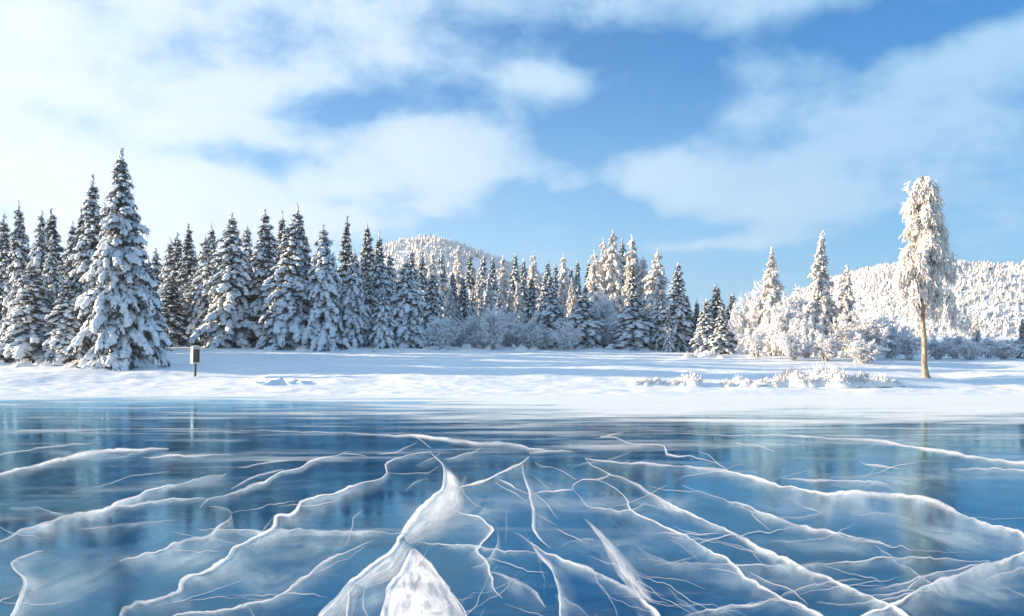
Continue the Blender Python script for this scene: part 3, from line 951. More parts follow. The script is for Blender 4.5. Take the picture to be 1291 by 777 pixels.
def spruce_proto(seed, H, R, nwh, snow=0.85, snow_size=1.0, droop=1.0, rime=False, power=0.85, bulge=0.0, needles=7, ragged=0.3):
    """returns the meshes of trunk, foliage and snow for a spruce of height H and crown radius R"""
    r = np.random.default_rng(seed)
    BO, BD, BT, BL = [], [], [], []
    TO, TD, TL, TS = [], [], [], []
    for i in range(nwh):
        t_ = (i + r.uniform(0.1, 0.9)) / nwh
        z0 = H * (0.03 + 0.94 * t_ ** 0.92)
        tt = z0 / H
        Lw = R * (1 - tt) ** power * (1 + bulge * math.sin(tt * 7 + seed)) * (0.55 + 0.45 * min(1, (1 - tt) / 0.30)) + 0.010 * H
        nb = int(r.integers(5, 8)) if tt < 0.85 else 4
        a0 = r.uniform(0, 6.28)
        for k in range(nb):
            if r.uniform() < 0.10:
                continue
            L = Lw * r.uniform(1 - ragged, 1 + ragged * 0.5)
            az = a0 + k * 6.283 / nb + r.uniform(-0.35, 0.35)
            e0 = math.radians(np.interp(tt, [0, 0.4, 0.8, 1], [-8, 2, 24, 52]) + r.uniform(-9, 9))
            e1 = e0 - math.radians(48 * droop * (0.6 + 0.6 * r.uniform()))
            z = z0 + r.uniform(-0.012, 0.012) * H
            p = np.array([0, 0, z])
            pts = [p]
            ns = 6
            for j in range(ns):
                e = e0 + (e1 - e0) * ((j + 0.5) / ns) ** 0.8
                dv = np.array([math.cos(az) * math.cos(e), math.sin(az) * math.cos(e), math.sin(e)])
                p = p + dv * L / ns
                pts.append(p)
            pts = np.array(pts)
            # branch-top snow pads
            for j in range(1, ns):
                BO.append(pts[j])
                BD.append(unit(pts[j + 1] - pts[j]))
                BL.append(L / ns * 1.5)
                BT.append(tt)
            m_ = int(np.clip(L / 0.30, 2, 9))
            az_s = np.array([-math.sin(az), math.cos(az), 0])
            for q in np.linspace(0.22, 1.0, m_):
                x = q * ns
                j = min(int(x), ns - 1)
                pos = pts[j] + (pts[j + 1] - pts[j]) * (x - j)
                bd = unit(pts[j + 1] - pts[j])
                for sgn in (-1, 1):
                    ang = math.radians(r.uniform(30, 68)) * (1 - 0.45 * q)
                    dv = bd * math.cos(ang) + az_s * sgn * math.sin(ang)
                    dv = dv + np.array([0, 0, -0.52 * droop * r.uniform(0.3, 1.7)])
                    TO.append(pos)
                    TD.append(unit(dv))
                    TL.append((0.30 * L * (1.05 - 0.65 * q) + 0.020 * H * (1 - 0.55 * tt)) * r.uniform(0.7, 1.25))
                    TS.append(tt)
    TO, TD, TL, TS = np.array(TO), np.array(TD), np.array(TL), np.array(TS)
    BO, BD, BL, BT = np.array(BO), np.array(BD), np.array(BL), np.array(BT)
    n = len(TO)
    mat_n = M_NEEDLE_RIME if rime else M_NEEDLE
    mat_s = M_RIME if rime else M_SNOW
    # trunk
    at = Acc()
    zz = np.linspace(-0.4, H * 1.0, 10)
    tube(at, np.stack([0.02 * H * 0.2 * np.sin(zz * 0.9 + seed), 0 * zz, zz], -1), 0.016 * H * (1 - np.clip(zz / H, 0, 1)) + 0.012, 7)
    # foliage: needle sprays under each twig
    an = Acc()
    for k in range(needles):
        f_ = r.uniform(0.0, 0.95, n)
        o = TO + TD * (TL * f_)[:, None] + np.array([0, 0, -0.03])
        d = unit(TD * 0.8 + r.normal(size=(n, 3)) * 0.42 + np.array([0, 0, -0.50]))
        stamp_blades(an, o, d, TL * r.uniform(0.35, 0.75, n), 0.055 + 0.16 * TL, r)
    nb_ = len(BO)
    for k in range(4):
        o = BO + r.normal(size=(nb_, 3)) * 0.08
        d = unit(BD * 0.4 + r.normal(size=(nb_, 3)) * 0.7 + np.array([0, 0, -0.7]))
        stamp_blades(an, o, d, 0.3 + BL * 0.9, 0.10 + 0.25 * BL, r)
    # tip spire
    k = 26
    zt = H * r.uniform(0.93, 1.03, k)
    stamp_blades(an, np.stack([0 * zt, 0 * zt, zt - 0.1], -1), unit(np.stack([r.normal(size=k) * 0.5, r.normal(size=k) * 0.5, np.full(k, 0.8)], -1)), np.full(k, 0.022 * H), np.full(k, 0.06), r)
    # snow pads
    as_ = Acc()
    sel = r.uniform(size=n) < snow
    o, d, L_, ts = TO[sel], TD[sel], TL[sel], TS[sel]
    wd = (0.055 + 0.15 * L_) * snow_size * r.uniform(0.7, 1.3, len(o))
    stamp_caps(as_, o + np.array([0, 0, 0.03]) + d * (L_ * 0.08)[:, None], d, L_ * r.uniform(0.75, 1.05, len(o)), wd, wd * 0.75, r)
    selb = r.uniform(size=nb_) < snow * 0.9
    o, d, L_ = BO[selb], BD[selb], BL[selb]
    wd = (0.06 + 0.20 * L_) * snow_size * r.uniform(0.7, 1.3, len(o))
    stamp_caps(as_, o + np.array([0, 0, 0.05]), d, L_, wd, wd * 0.8, r)
    k = 7
    zt = H * np.linspace(0.93, 1.0, k)
    stamp_caps(as_, np.stack([r.normal(size=k) * 0.03, r.normal(size=k) * 0.03, zt], -1), unit(np.stack([r.normal(size=k) * 0.5, r.normal(size=k) * 0.5, np.full(k, 0.9)], -1)),
               np.full(k, 0.03 * H), np.full(k, 0.006 * H), np.full(k, 0.006 * H), r)
    return (at.mesh('trunk', M_BARK, True), an.mesh('foliage', mat_n), as_.mesh('snow', mat_s, True), H, R)


PROTO = {
    'big': spruce_proto(1, 17.0, 4.4, 46, 1.0, 1.35, 1.35, power=0.92, needles=5, ragged=0.42),
    'tall': spruce_proto(2, 15.0, 3.0, 38, 0.95, 1.3, 1.4, power=0.92, ragged=0.4),
    'dark': spruce_proto(3, 14.0, 2.6, 34, 0.80, 1.0, 1.0, power=0.95, ragged=0.4),
    'mid': spruce_proto(4, 14.0, 3.3, 34, 1.0, 1.45, 1.45, power=0.88, ragged=0.4),
    'heavy': spruce_proto(5, 12.0, 3.0, 28, 1.0, 1.75, 1.8, power=0.68, ragged=0.4, needles=5),
    'heavy2': spruce_proto(6, 9.0, 2.4, 22, 1.0, 1.8, 1.8, power=0.66, needles=5),
    'back': spruce_proto(7, 12.0, 2.3, 26, 1.0, 1.45, 1.3, power=0.78, needles=5, ragged=0.4),
    'back2': spruce_proto(8, 12.0, 2.5, 26, 1.0, 1.7, 1.5, power=0.66, bulge=0.18, needles=5, ragged=0.4),
    'rime': spruce_proto(9, 11.0, 2.2, 32, 1.0, 1.2, 1.6, rime=True, power=0.92, needles=8, ragged=0.5),
    'frost': spruce_proto(15, 12.0, 2.5, 27, 1.0, 1.55, 1.4, rime=True, power=0.62, bulge=0.18, needles=5, ragged=0.45),
    'tall2': spruce_proto(12, 15.0, 3.0, 36, 0.92, 1.35, 1.2, power=0.85, ragged=0.5, bulge=0.10),
    'dark2': spruce_proto(13, 14.0, 2.6, 30, 0.85, 1.15, 1.3, power=0.85, ragged=0.5, bulge=0.08),
    'mid2': spruce_proto(14, 14.0, 3.3, 32, 1.0, 1.5, 1.6, power=0.80, ragged=0.5, bulge=0.08),
    'slim': spruce_proto(10, 11.0, 1.7, 28, 1.0, 1.4, 1.4, power=0.78, ragged=0.4),
}
TREE_N = [0]


def place_spruce(tx, ty, by, hw, kind, label, group, y=None):
    """a spruce whose tip stands at the traced point; its foot on the snow"""
    if y is None:
        gx, gy = ground_hit(tx, by)
    else:
        gy = y
        gx = (tx - CX) / FPX * gy
    gz = float(ground_z(gx, gy, False))
    H = CAMZ + (HY - ty) / FPX * gy - gz
    Rw = hw * gy / FPX * (1.13 if kind in ('tall', 'dark', 'mid', 'heavy', 'back') else 1.0)
    TREE_N[0] += 1
    if kind in ('tall', 'dark', 'mid') and TREE_N[0] % 2:
        kind += '2'
    mt, mn, ms, H0, R0 = PROTO[kind]
    e = link('snowy_spruce' if kind not in ('rime', 'frost') else 'frosted_spruce', None, None, (gx, gy, gz))
    rr = random.Random(TREE_N[0] * 13)
    e.rotation_euler = (rr.uniform(-0.03, 0.03), rr.uniform(-0.035, 0.035), rr.uniform(0, 6.28))
    e.scale = (Rw / R0, Rw / R0, H / H0)
    tag(e, label, 'tree', group)
    for nm, me in (('trunk', mt), ('foliage', mn), ('snow', ms)):
        link(nm, me, e)
    return e


G1 = 'tall spruces at the left edge'
place_spruce(153, 195, 463, 68, 'big', 'tallest snowy spruce with broad drooping skirt beside the marker box', G1)
place_spruce(118, 228, 0, 42, 'tall', 'tall narrow spruce leaning in just left of the tallest spruce', G1, 70)
place_spruce(42, 333, 456, 52, 'mid', 'low broad snow laden spruce in front at the left edge', G1)
place_spruce(84, 352, 458, 40, 'mid', 'short bushy spruce filling the foot left of the tallest spruce', G1)
for (tx, ty, hw, k, y, lab) in [
    (4, 274, 30, 'dark', 80, 'dark spruce cut by the left edge of the picture'),
    (30, 258, 30, 'tall', 77, 'tall spruce with thin pointed tip, second from the left edge'),
    (46, 270, 30, 'mid', 74, 'snowy spruce with slender tip, third from the left edge'),
    (72, 268, 34, 'dark', 79, 'dark spruce with a bare pole tip, fourth from the left edge'),
    (92, 284, 28, 'tall', 73, 'shorter spruce with sunlit left side, fifth from the left edge'),
    (101, 266, 24, 'dark', 84, 'spruce tip peeping out behind the tall narrow spruce'),
    (18, 288, 28, 'dark', 89, 'added shade casting spruce tip between the first two spruces at the left edge'),  # spruces set behind the cluster are added to block sun through the gap
    (58, 284, 28, 'dark', 91, 'added shade casting spruce tip between third and fourth spruces from left edge'),
    (134, 262, 30, 'dark', 88, 'added shade casting spruce between the tall narrow and the tallest spruce'),
    (176, 296, 30, 'dark', 91, 'added shade casting spruce behind the right shoulder of the tallest spruce'),
    (190, 330, 26, 'mid', 88, 'shaded snowy spruce low behind the tallest spruce\'s right skirt'),
    (62, 300, 30, 'mid', 71, 'mid height spruce rising behind the low broad spruce'),
]:
    place_spruce(tx, ty, 0, hw, k, lab, G1, y)

G2 = 'dark forest edge behind the marker box'
for (tx, ty, hw, k, y, lab) in [
    (199, 316, 22, 'back', 122, 'small pale spruce tip next to the skirt of the tallest spruce'),
    (213, 304, 24, 'back', 116, 'second small spruce tip right of the tallest spruce'),
    (225, 296, 27, 'dark', 106, 'dark narrow spruce, first of the close dark pair'),
    (242, 287, 27, 'dark', 104, 'dark narrow spruce, right one of the close dark pair'),
    (261, 300, 32, 'mid', 98, 'snowy spruce with low rounded shoulders behind the marker box'),
    (269, 286, 20, 'slim', 112, 'thin spruce spire behind the snowy round shouldered one'),
    (290, 273, 46, 'mid', 95, 'big snowy spruce with wide boughs right of the marker box'),
    (310, 288, 28, 'back', 108, 'spruce tip between the big wide spruce and the tall dark group'),
    (338, 269, 36, 'tall', 97, 'tall dark spruce with layered top, left of the paired tips'),
    (354, 271, 26, 'tall', 101, 'spruce tip behind the broad front spruce, left of its peak'),
    (364, 281, 46, 'mid', 92, 'broad front spruce with heavy boughs down to the ground'),
    (381, 263, 36, 'tall', 99, 'tallest spruce of the middle forest with dark top'),
    (411, 287, 34, 'heavy', 91, 'pale snow smothered spruce with a skirt of drooping paws'),
    (433, 277, 22, 'dark', 106, 'slim dark spruce with golden sunlit tip'),
    (445, 318, 27, 'heavy', 93, 'pale drooping spruce right of the skirted pale spruce'),
    (458, 290, 24, 'back', 108, 'spruce with bare tip behind the pale drooping one'),
    (467, 286, 24, 'tall', 103, 'thin tipped spruce right of the slim golden topped one'),
    (478, 296, 25, 'tall', 101, 'spruce with feathery tip at the end of the middle forest'),
    (491, 321, 20, 'back2', 106, 'rounded spruce top left of the pale cone shaped spruce'),
    (484, 364, 24, 'heavy2', 92, 'short pale spruce at the foot of the forest edge'),
    (512, 330, 34, 'heavy', 94, 'pale cone shaped spruce with long drooping boughs'),
    (521, 317, 18, 'back', 112, 'dark spruce tip behind the pale cone shaped spruce'),
    (545, 345, 26, 'mid', 99, 'dark gapped spruce right of the pale cone shaped spruce'),
    (325, 340, 30, 'dark', 99, 'dark spruce filling the gap behind the broad front spruce'),
    (245, 345, 30, 'dark', 99, 'dark spruce low behind the marker box'),
    (215, 345, 28, 'dark', 97, 'dark spruce low beside the skirt of the tallest spruce'),
    (398, 335, 24, 'dark', 100, 'dark spruce in the gap left of the skirted pale spruce'),
    (463, 345, 24, 'mid', 97, 'snowy spruce low between the two pale drooping ones'),
]:
    place_spruce(tx, ty, 0, hw, k, lab, G2, y)

ORD = ['first', 'second', 'third', 'fourth', 'fifth', 'sixth', 'seventh', 'eighth', 'ninth', 'tenth', 'eleventh', 'twelfth', 'thirteenth', 'fourteenth', 'fifteenth',
       'sixteenth', 'seventeenth', 'eighteenth', 'nineteenth', 'twentieth']
G3 = 'sunlit back row above the frosted shrubs'
rowb = [(534, 322, 'back'), (546, 318, 'frost'), (559, 320, 'back2'), (580, 312, 'frost'), (594, 322, 'back'), (608, 323, 'back2'), (621, 326, 'back'), (634, 324, 'frost'), (647, 322, 'back'),
        (658, 327, 'slim'), (673, 320, 'frost'), (692, 331, 'back'), (700, 334, 'slim'), (712, 322, 'frost'), (718, 338, 'slim'), (726, 330, 'slim'), (740, 329, 'slim')]
for i, (tx, ty, k) in enumerate(rowb):
    place_spruce(tx, ty, 0, 17 if k != 'slim' else 12, k, ORD[i] + ' spruce from the left in the back row below the rounded hill', G3, 128 + (i * 37 % 17))
rowm = [(571, 344, 'slim'), (584, 349, 'slim'), (604, 344, 'rime'), (566, 362, 'rime'), (596, 366, 'heavy2'), (630, 372, 'heavy'), (644, 366, 'rime'), (706, 360, 'rime'), (722, 352, 'rime'), (616, 352, 'rime'), (652, 356, 'rime'), (668, 350, 'slim'), (684, 346, 'back')]
rowm.sort()
for i, (tx, ty, k) in enumerate(rowm):
    place_spruce(tx, ty, 0, 15, k, ORD[i] + ' from the left of the small spruces before the back row', 'small spruces before the back row', 104 + (i * 29 % 13))

G4 = 'spruces in the middle right clump'
for (tx, ty, hw, k, y, lab) in [
    (695, 366, 36, 'heavy', 97, 'stout dark spruce with heavy snow boughs amid the frosted shrubs'),
    (736, 372, 38, 'heavy', 96, 'stout spruce with long hanging boughs left of the sunlit clump'),
    (752, 318, 22, 'frost', 108, 'sunlit spruce at the left shoulder of the sunlit clump'),
    (763, 303, 20, 'frost', 112, 'sunlit spruce just left of the clump\'s highest tip'),
    (775, 293, 25, 'frost', 108, 'highest golden lit spruce of the sunlit clump'),
    (786, 303, 18, 'back', 114, 'spruce tip just right of the clump\'s highest tip'),
    (798, 299, 24, 'frost', 110, 'thick topped spruce right of the clump\'s peak'),
    (797, 330, 15, 'slim', 102, 'slender white spruce in front of the thick topped one'),
    (811, 325, 20, 'frost', 108, 'lower golden spruce between thick topped and right hand spruces'),
    (828, 317, 26, 'frost', 103, 'bushy topped spruce at the right end of the sunlit clump'),
    (800, 370, 40, 'heavy', 93, 'broad dark spruce with wide layered boughs below the sunlit clump'),
    (831, 368, 22, 'mid', 92, 'small pointed spruce right of the broad layered one'),
    (851, 333, 24, 'tall', 90, 'lone pointed spruce standing right of the sunlit clump'),
    (866, 373, 16, 'dark', 92, 'small dark spruce leaning on the lone pointed one'),
    (879, 380, 14, 'dark', 92, 'dark small spruce left of the pale conical one'),
    (889, 378, 21, 'tall', 87, 'pale conical spruce in the low blue group'),
    (904, 359, 22, 'dark', 93, 'tallest dark spruce of the low blue group'),
    (909, 388, 21, 'tall', 86, 'frosty spruce in front at the right of the blue group'),
    (921, 370, 18, 'dark', 92, 'dark spruce at the right end of the blue group'),
    (843, 388, 9, 'slim', 88, 'thin white sapling between the clump and the lone spruce'),
]:
    place_spruce(tx, ty, 0, hw, k, lab, G4, y)

G5 = 'frosted spruces on the right'
for (tx, ty, hw, k, y, lab) in [
    (975, 315, 27, 'rime', 82, 'white frosted spruce, left one of the two tall white spires'),
    (1031, 293, 29, 'rime', 80, 'white frosted spruce, right and taller of the white spires'),
    (1064, 337, 26, 'rime', 79, 'shorter frosted spruce below the long hill\'s left end'),
    (1229, 398, 13, 'rime', 84, 'small frosted spruce right of the lone frosted tree'),
    (1290, 400, 10, 'dark', 78, 'dark slim spruce at the right edge of the picture'),
]:
    place_spruce(tx, ty, 0, hw, k, lab, G5, y)


# ------------------------------------------------------------------ frosted shrubs
def shrub_proto(seed, H, R, nstem, dense=1.0, round_=True):
    r = np.random.default_rng(seed)
    ast, atw, asn = Acc(), Acc(), Acc()
    for i in range(nstem):
        az = r.uniform(0, 6.28)
        lean = r.uniform(0.05, 1.0) ** 0.7
        L = H * r.uniform(0.7, 1.05) * (1 - 0.18 * lean)
        base = np.array([math.cos(az), math.sin(az), 0]) * r.uniform(0, 0.18) * R
        tip = np.array([math.cos(az) * R * lean * 0.9, math.sin(az) * R * lean * 0.9, math.sqrt(max(0.05, 1 - (lean * 0.75) ** 2)) * L])
        k = 7
        s_ = np.linspace(0, 1, k)[:, None]
        pts = base + (tip - base) * s_ + np.array([0, 0, 1]) * (np.sin(s_ * math.pi) * 0.10 * L) + r.normal(size=(k, 3)) * 0.03 * L * s_
        pts[0, 2] = -0.15
        tube(ast, pts, np.linspace(0.035, 0.010, k) * (H / 4), 4)
        # side branches and twigs
        nbr = int(16 * dense)
        for j in range(nbr):
            q = r.uniform(0.12, 1.0) * (k - 1)
            a = min(int(q), k - 2)
            o = pts[a] + (pts[a + 1] - pts[a]) * (q - a)
            d = unit(unit(pts[a + 1] - pts[a]) * 0.6 + r.normal(size=3) * 0.55 + np.array([0, 0, 0.12]))
            bl = L * r.uniform(0.12, 0.26)
            kk = 4
            ss = np.linspace(0, 1, kk)[:, None]
            bp = o + d * bl * ss + np.array([0, 0, -1]) * (ss ** 2) * bl * 0.35 + r.normal(size=(kk, 3)) * 0.02
            tube(atw, bp, np.linspace(0.020, 0.010, kk) * (H / 4) * 1.2, 3)
            nc = 3
            ff = r.uniform(0.05, 0.8, nc)
            stamp_caps(asn, o + d * bl * ff[:, None] + np.array([0, 0, -1]) * (ff[:, None] ** 2) * bl * 0.35 + np.array([0, 0, 0.02]), unit(d[None] + r.normal(size=(nc, 3)) * 0.25 + np.array([0, 0, -0.35])),
                       bl * r.uniform(0.3, 0.55, nc), np.full(nc, 0.045 * H / 4) * r.uniform(0.7, 1.6, nc), np.full(nc, 0.04 * H / 4) * r.uniform(0.7, 1.6, nc), r)
            nt_ = 15
            f_ = r.uniform(0.1, 1.0, nt_)
            oo = o + d * bl * f_[:, None] + np.array([0, 0, -1]) * (f_[:, None] ** 2) * bl * 0.35
            dd_ = unit(d * 0.6 + r.normal(size=(nt_, 3)) * 0.65 + np.array([0, 0, -0.15]))
            stamp_blades(atw, oo, dd_, bl * r.uniform(0.3, 0.65, nt_), np.full(nt_, 0.030 * H / 4 * 2.6), r)
    return (ast.mesh('stems', M_TWIGBARK), atw.mesh('frosted_twigs', M_RIMETWIG), H, R, asn.mesh('snow', M_SNOW, True))


SH = [shrub_proto(21, 4.0, 2.2, 30), shrub_proto(22, 4.0, 1.8, 26), shrub_proto(23, 4.0, 2.6, 34), shrub_proto(24, 4.0, 2.0, 22, 0.8)]
SHN = [0]


def place_shrub(cx, ty, by, hw, label, group, y=None, var=None):
    SHN[0] += 1
    if y is None:
        gx, gy = ground_hit(cx, by)
    else:
        gy = y
        gx = (cx - CX) / FPX * y
    gz = float(ground_z(gx, gy, False))
    H = CAMZ + (HY - ty) / FPX * gy - gz
    st, tw, H0, R0, sn = SH[(SHN[0] if var is None else var) % 4]
    e = link('frosted_shrub', None, None, (gx, gy, gz))
    e.rotation_euler = (0, 0, SHN[0] * 1.7)
    s_ = hw * gy / FPX / R0
    e.scale = (s_, s_, H / H0)
    tag(e, label, 'shrub', group)
    link('stems', st, e)
    link('frosted_twigs', tw, e)
    link('snow', sn, e)['kind'] = 'stuff'


g6 = [(558, 396, 24), (578, 404, 22), (598, 398, 24), (612, 412, 20), (640, 392, 28), (655, 408, 24), (668, 398, 24), (622, 384, 22), (715, 404, 22), (760, 366, 32), (770, 398, 22), (682, 410, 20), (838, 412, 12)]
g6.sort()
for i, (cx_, ty, hw) in enumerate(g6):
    place_shrub(cx_, ty, 0, hw, ORD[i] + ' frosted shrub from the left along the middle forest edge', 'frosted shrubs along the middle forest edge', 91 + (i * 7 % 9))
g7 = [(943, 372, 28, 84), (962, 352, 32, 86), (986, 378, 28, 80), (1003, 362, 30, 84), (1016, 392, 26, 76), (1048, 380, 30, 80), (1076, 388, 30, 78), (1098, 392, 32, 76), (1122, 398, 30, 80), (1146, 414, 26, 76),
      (955, 412, 24, 76), (1000, 415, 24, 73), (1040, 418, 26, 72), (1088, 424, 28, 70)]
g7.sort()
for i, (cx_, ty, hw, y) in enumerate(g7):
    place_shrub(cx_, ty, 0, hw, ORD[i] + ' frosted shrub from the left in the thicket round the white spires', 'frosted thicket round the white spires', y)
g8 = [(1182, 424, 20, 78), (1205, 420, 22, 80), (1222, 428, 20, 76), (1246, 424, 24, 80), (1266, 430, 22, 76), (1286, 424, 22, 80)]
for i, (cx_, ty, hw, y) in enumerate(g8):
    place_shrub(cx_, ty, 0, hw, ORD[i] + ' frosted shrub from the left between lone frosted tree and right edge', 'frosted shrubs below the long hill', y)


# ------------------------------------------------------------------ the lone frosted tree
def lone_tree():
    gx, gy = ground_hit(1168, 476)
    gz = float(ground_z(gx, gy, False))
    k = gy / FPX
    r = np.random.default_rng(77)
    e = link('frosted_birch', None, None, (gx, gy, gz))
    tag(e, 'lone tall birch with weeping white frosted crown on the right shore', 'tree')

    def loc(px, py, dy=0.0):
        return np.array([(px - 1168) * k, dy, (476 - py) * k])
    at = Acc()
    tp = np.array([loc(1169, 481), loc(1167, 474), loc(1165.5, 450), loc(1164.5, 420), loc(1163.5, 395), loc(1165, 370), loc(1166, 340), loc(1164, 300), loc(1165, 260), loc(1163, 224)])
    rad = np.array([0.33, 0.23, 0.185, 0.168, 0.16, 0.18, 0.15, 0.11, 0.07, 0.02])
    # finer trunk
    q = np.linspace(0, 9, 46)
    P = np.stack([np.interp(q, np.arange(10), tp[:, i]) for i in range(3)], -1)
    P[:, 0] += 0.03 * np.sin(q * 3.1)
    R_ = np.interp(q, np.arange(10), rad) * (1 + 0.06 * np.sin(q * 7))
    tube(at, P, R_, 12)
    trunk = link('trunk', at.mesh('trunk', M_BIRCH, True), e)
    # crown outline of the photo: rows (y, left, right)
    rows = np.array([(222, 1161, 1166), (232, 1155, 1172), (242, 1149, 1181), (256, 1145, 1185), (275, 1146, 1187), (292, 1150, 1187), (306, 1147, 1193), (318, 1141, 1196),
                     (330, 1136, 1200), (345, 1132, 1203), (358, 1136, 1201)], float)
    al, aw = Acc(), Acc()
    so, sd, sl, sw = [], [], [], []

    def strand(start, length, outd, big=1.0, sway=0.12):
        """a hanging frosted twig chain"""
        n = max(4, int(length / 0.22))
        p = np.array(start, float)
        pts = [p.copy()]
        d = unit(np.array([outd[0], outd[1], -0.1]))
        for j in range(n):
            d = unit(d * 0.62 + np.array([0, 0, -0.50]) + r.normal(size=3) * sway)
            p = p + d * length / n
            pts.append(p.copy())
        pts = np.array(pts)
        tube(aw, pts, np.linspace(0.035, 0.014, len(pts)) * big, 3)
        for j in range(len(pts) - 1):
            for c in range(6):
                f_ = r.uniform()
                so.append(pts[j] * (1 - f_) + pts[j + 1] * f_)
                sd.append(unit((pts[j + 1] - pts[j]) * 2.0 + r.normal(size=3) * 0.30 + np.array([0, 0, -0.35])))
                sl.append(r.uniform(0.22, 0.58))
                sw.append(r.uniform(0.018, 0.042) * big)
    # dense upper crown, in uneven clumps
    for i in range(78):
        yp = ((i + r.uniform()) / 78) ** 0.95 * (334 - 225) + 225
        lf, rt = np.interp(yp, rows[:, 0], rows[:, 1]), np.interp(yp, rows[:, 0], rows[:, 2])
        cxp = np.interp(yp, [226, 300, 352], [1164, 1166, 1166])
        az = r.uniform(0, 6.283)
        rad_ = ((rt - lf) / 2) * k * r.uniform(0.25, 0.92)
        mid = (lf + rt) / 2
        o = loc(mid, yp) + np.array([math.cos(az) * rad_, math.sin(az) * rad_ * 0.8, 0.1])
        o[2] = min(o[2], (476 - 226) * k)
        zt = max(o[2] - rad_ * 0.9, (476 - 372) * k)
        root = loc(cxp, 476) + np.array([0, 0, zt])
        s_ = np.linspace(0, 1, 6)[:, None]
        lp = root + (o - root) * s_ + np.array([0, 0, 0.25]) * np.sin(s_ * math.pi)
        tube(al, lp, np.linspace(0.06, 0.02, 6), 5)
        hang = r.uniform(0.7, 1.5)
        for q_ in range(int(r.integers(6, 11))):
            strand(o + r.normal(size=3) * np.array([0.16, 0.16, 0.12]), hang * r.uniform(0.5, 1.1), (math.cos(az) * 0.25 + r.normal() * 0.15, math.sin(az) * 0.25), 1.0, 0.10)
    # long curtains hanging lower, each from one bough end
    for (ax, ay, num, ln, sp_) in [(1156, 326, 16, 2.2, 0.25), (1163, 336, 16, 2.1, 0.25), (1172, 334, 16, 2.4, 0.25), (1181, 346, 16, 2.3, 0.25), (1137, 336, 12, 1.9, 0.18), (1144, 326, 12, 1.5, 0.2),
                                   (1191, 322, 13, 1.4, 0.2), (1199, 334, 13, 1.1, 0.18), (1176, 374, 13, 1.6, 0.22), (1184, 384, 10, 1.3, 0.2), (1194, 368, 7, 1.6, 0.25), (1202, 388, 9, 1.5, 0.2), (1210, 402, 9, 1.2, 0.16),
                                   (1153, 352, 8, 1.5, 0.15), (1150, 384, 6, 2.0, 0.2), (1143, 356, 6, 1.6, 0.15)]:
        dy_ = r.uniform(-0.5, 0.3)
        for i in range(num):
            o = loc(ax, ay, dy_) + r.normal(size=3) * np.array([sp_, 0.2, 0.15])
            strand(o, ln * r.uniform(0.45, 1.05), (r.normal() * 0.2, r.normal() * 0.2), 0.95, 0.09)
    # limbs that carry the lower curtains
    for (ax, ay, bx_, by_) in [(1165, 372, 1140, 336), (1165, 380, 1196, 330), (1164, 392, 1182, 372), (1165, 384, 1198, 374), (1196, 376, 1206, 396), (1164, 390, 1152, 356), (1163, 396, 1148, 378)]:
        a, b_ = loc(ax, ay), loc(bx_, by_, r.uniform(-0.3, 0.3))
        s_ = np.linspace(0, 1, 7)[:, None]
        lp = a + (b_ - a) * s_ + np.array([0, 0, 0.35]) * np.sin(s_ * math.pi)
        tube(al, lp, np.linspace(0.08, 0.03, 7), 6)
    so, sd, sl, sw = np.array(so), np.array(sd), np.array(sl), np.array(sw)
    stamp_caps(aw, so, sd, sl, sw, sw * 0.9, r, jitter=0.35)
    link('limbs', al.mesh('limbs', M_BIRCH, True), e)
    link('frosted_crown', aw.mesh('frosted_crown', M_RIME, True), e)


lone_tree()


# ------------------------------------------------------------------ marker box on its post
def box_mesh(name, cx, cy, cz, sx, sy, sz, mat, bev=0.01):
    import bmesh
    bm = bmesh.new()
    bmesh.ops.create_cube(bm, size=1.0)
    for v_ in bm.verts:
        v_.co = Vector((v_.co.x * sx + cx, v_.co.y * sy + cy, v_.co.z * sz + cz))
    if bev:
        bmesh.ops.bevel(bm, geom=bm.edges[:], offset=bev, segments=2, affect='EDGES')
    me = bpy.data.meshes.new(name)
    bm.to_mesh(me)
    bm.free()
    me.materials.append(mat)
    return me


def marker():
    gx, gy = ground_hit(246, 475)
    gz = float(ground_z(gx, gy))
    k = gy / FPX
    e = link('marker_post', None, None, (gx, gy, gz))
    e.rotation_euler = (0, math.radians(1.5), math.radians(38))
    tag(e, 'small pale box on a dark wooden post at the snowy shore', 'post')
    Hh = 37 * k
    link('post', box_mesh('post', 0, 0, Hh * 0.49, 0.13, 0.13, Hh * 1.05, M_POST, 0.012), e)
    bw, bh = 0.50, 20 * k
    bx = link('box', box_mesh('box', -0.02, -0.02, Hh - bh / 2 - 0.05, bw, bw * 0.85, bh, M_BOX, 0.012), e)
    link('door_panel', box_mesh('door_panel', -0.02, -0.02 - bw * 0.425 - 0.012, Hh - bh / 2 - 0.06, bw * 0.8, 0.02, bh * 0.82, M_POST, 0.006), bx)
    link('hinge', box_mesh('hinge', -0.2, -0.02 - bw * 0.425 - 0.028, Hh - bh * 0.3, 0.05, 0.012, 0.09, M_POST, 0.002), bx)
    link('lid', box_mesh('lid', -0.02, -0.04, Hh - 0.02, bw * 1.14, bw * 1.05, 0.05, M_BOX, 0.01), e)
    # snow cap
    r = np.random.default_rng(5)
    n = 9
    a = np.linspace(-1, 1, n)
    A, B = np.meshgrid(a, a)
    hh = 0.07 * np.clip(1 - np.maximum(abs(A), abs(B)) ** 4, 0, 1) * (1 + 0.5 * r.uniform(-1, 1, A.shape))
    V = np.stack([A * bw * 0.54 - 0.02, B * bw * 0.5 - 0.04, Hh + 0.008 + hh], -1).reshape(-1, 3)
    link('snow_cap', mesh_np('snow_cap', V, grid_faces(n, n), M_SNOW, True), e)


marker()


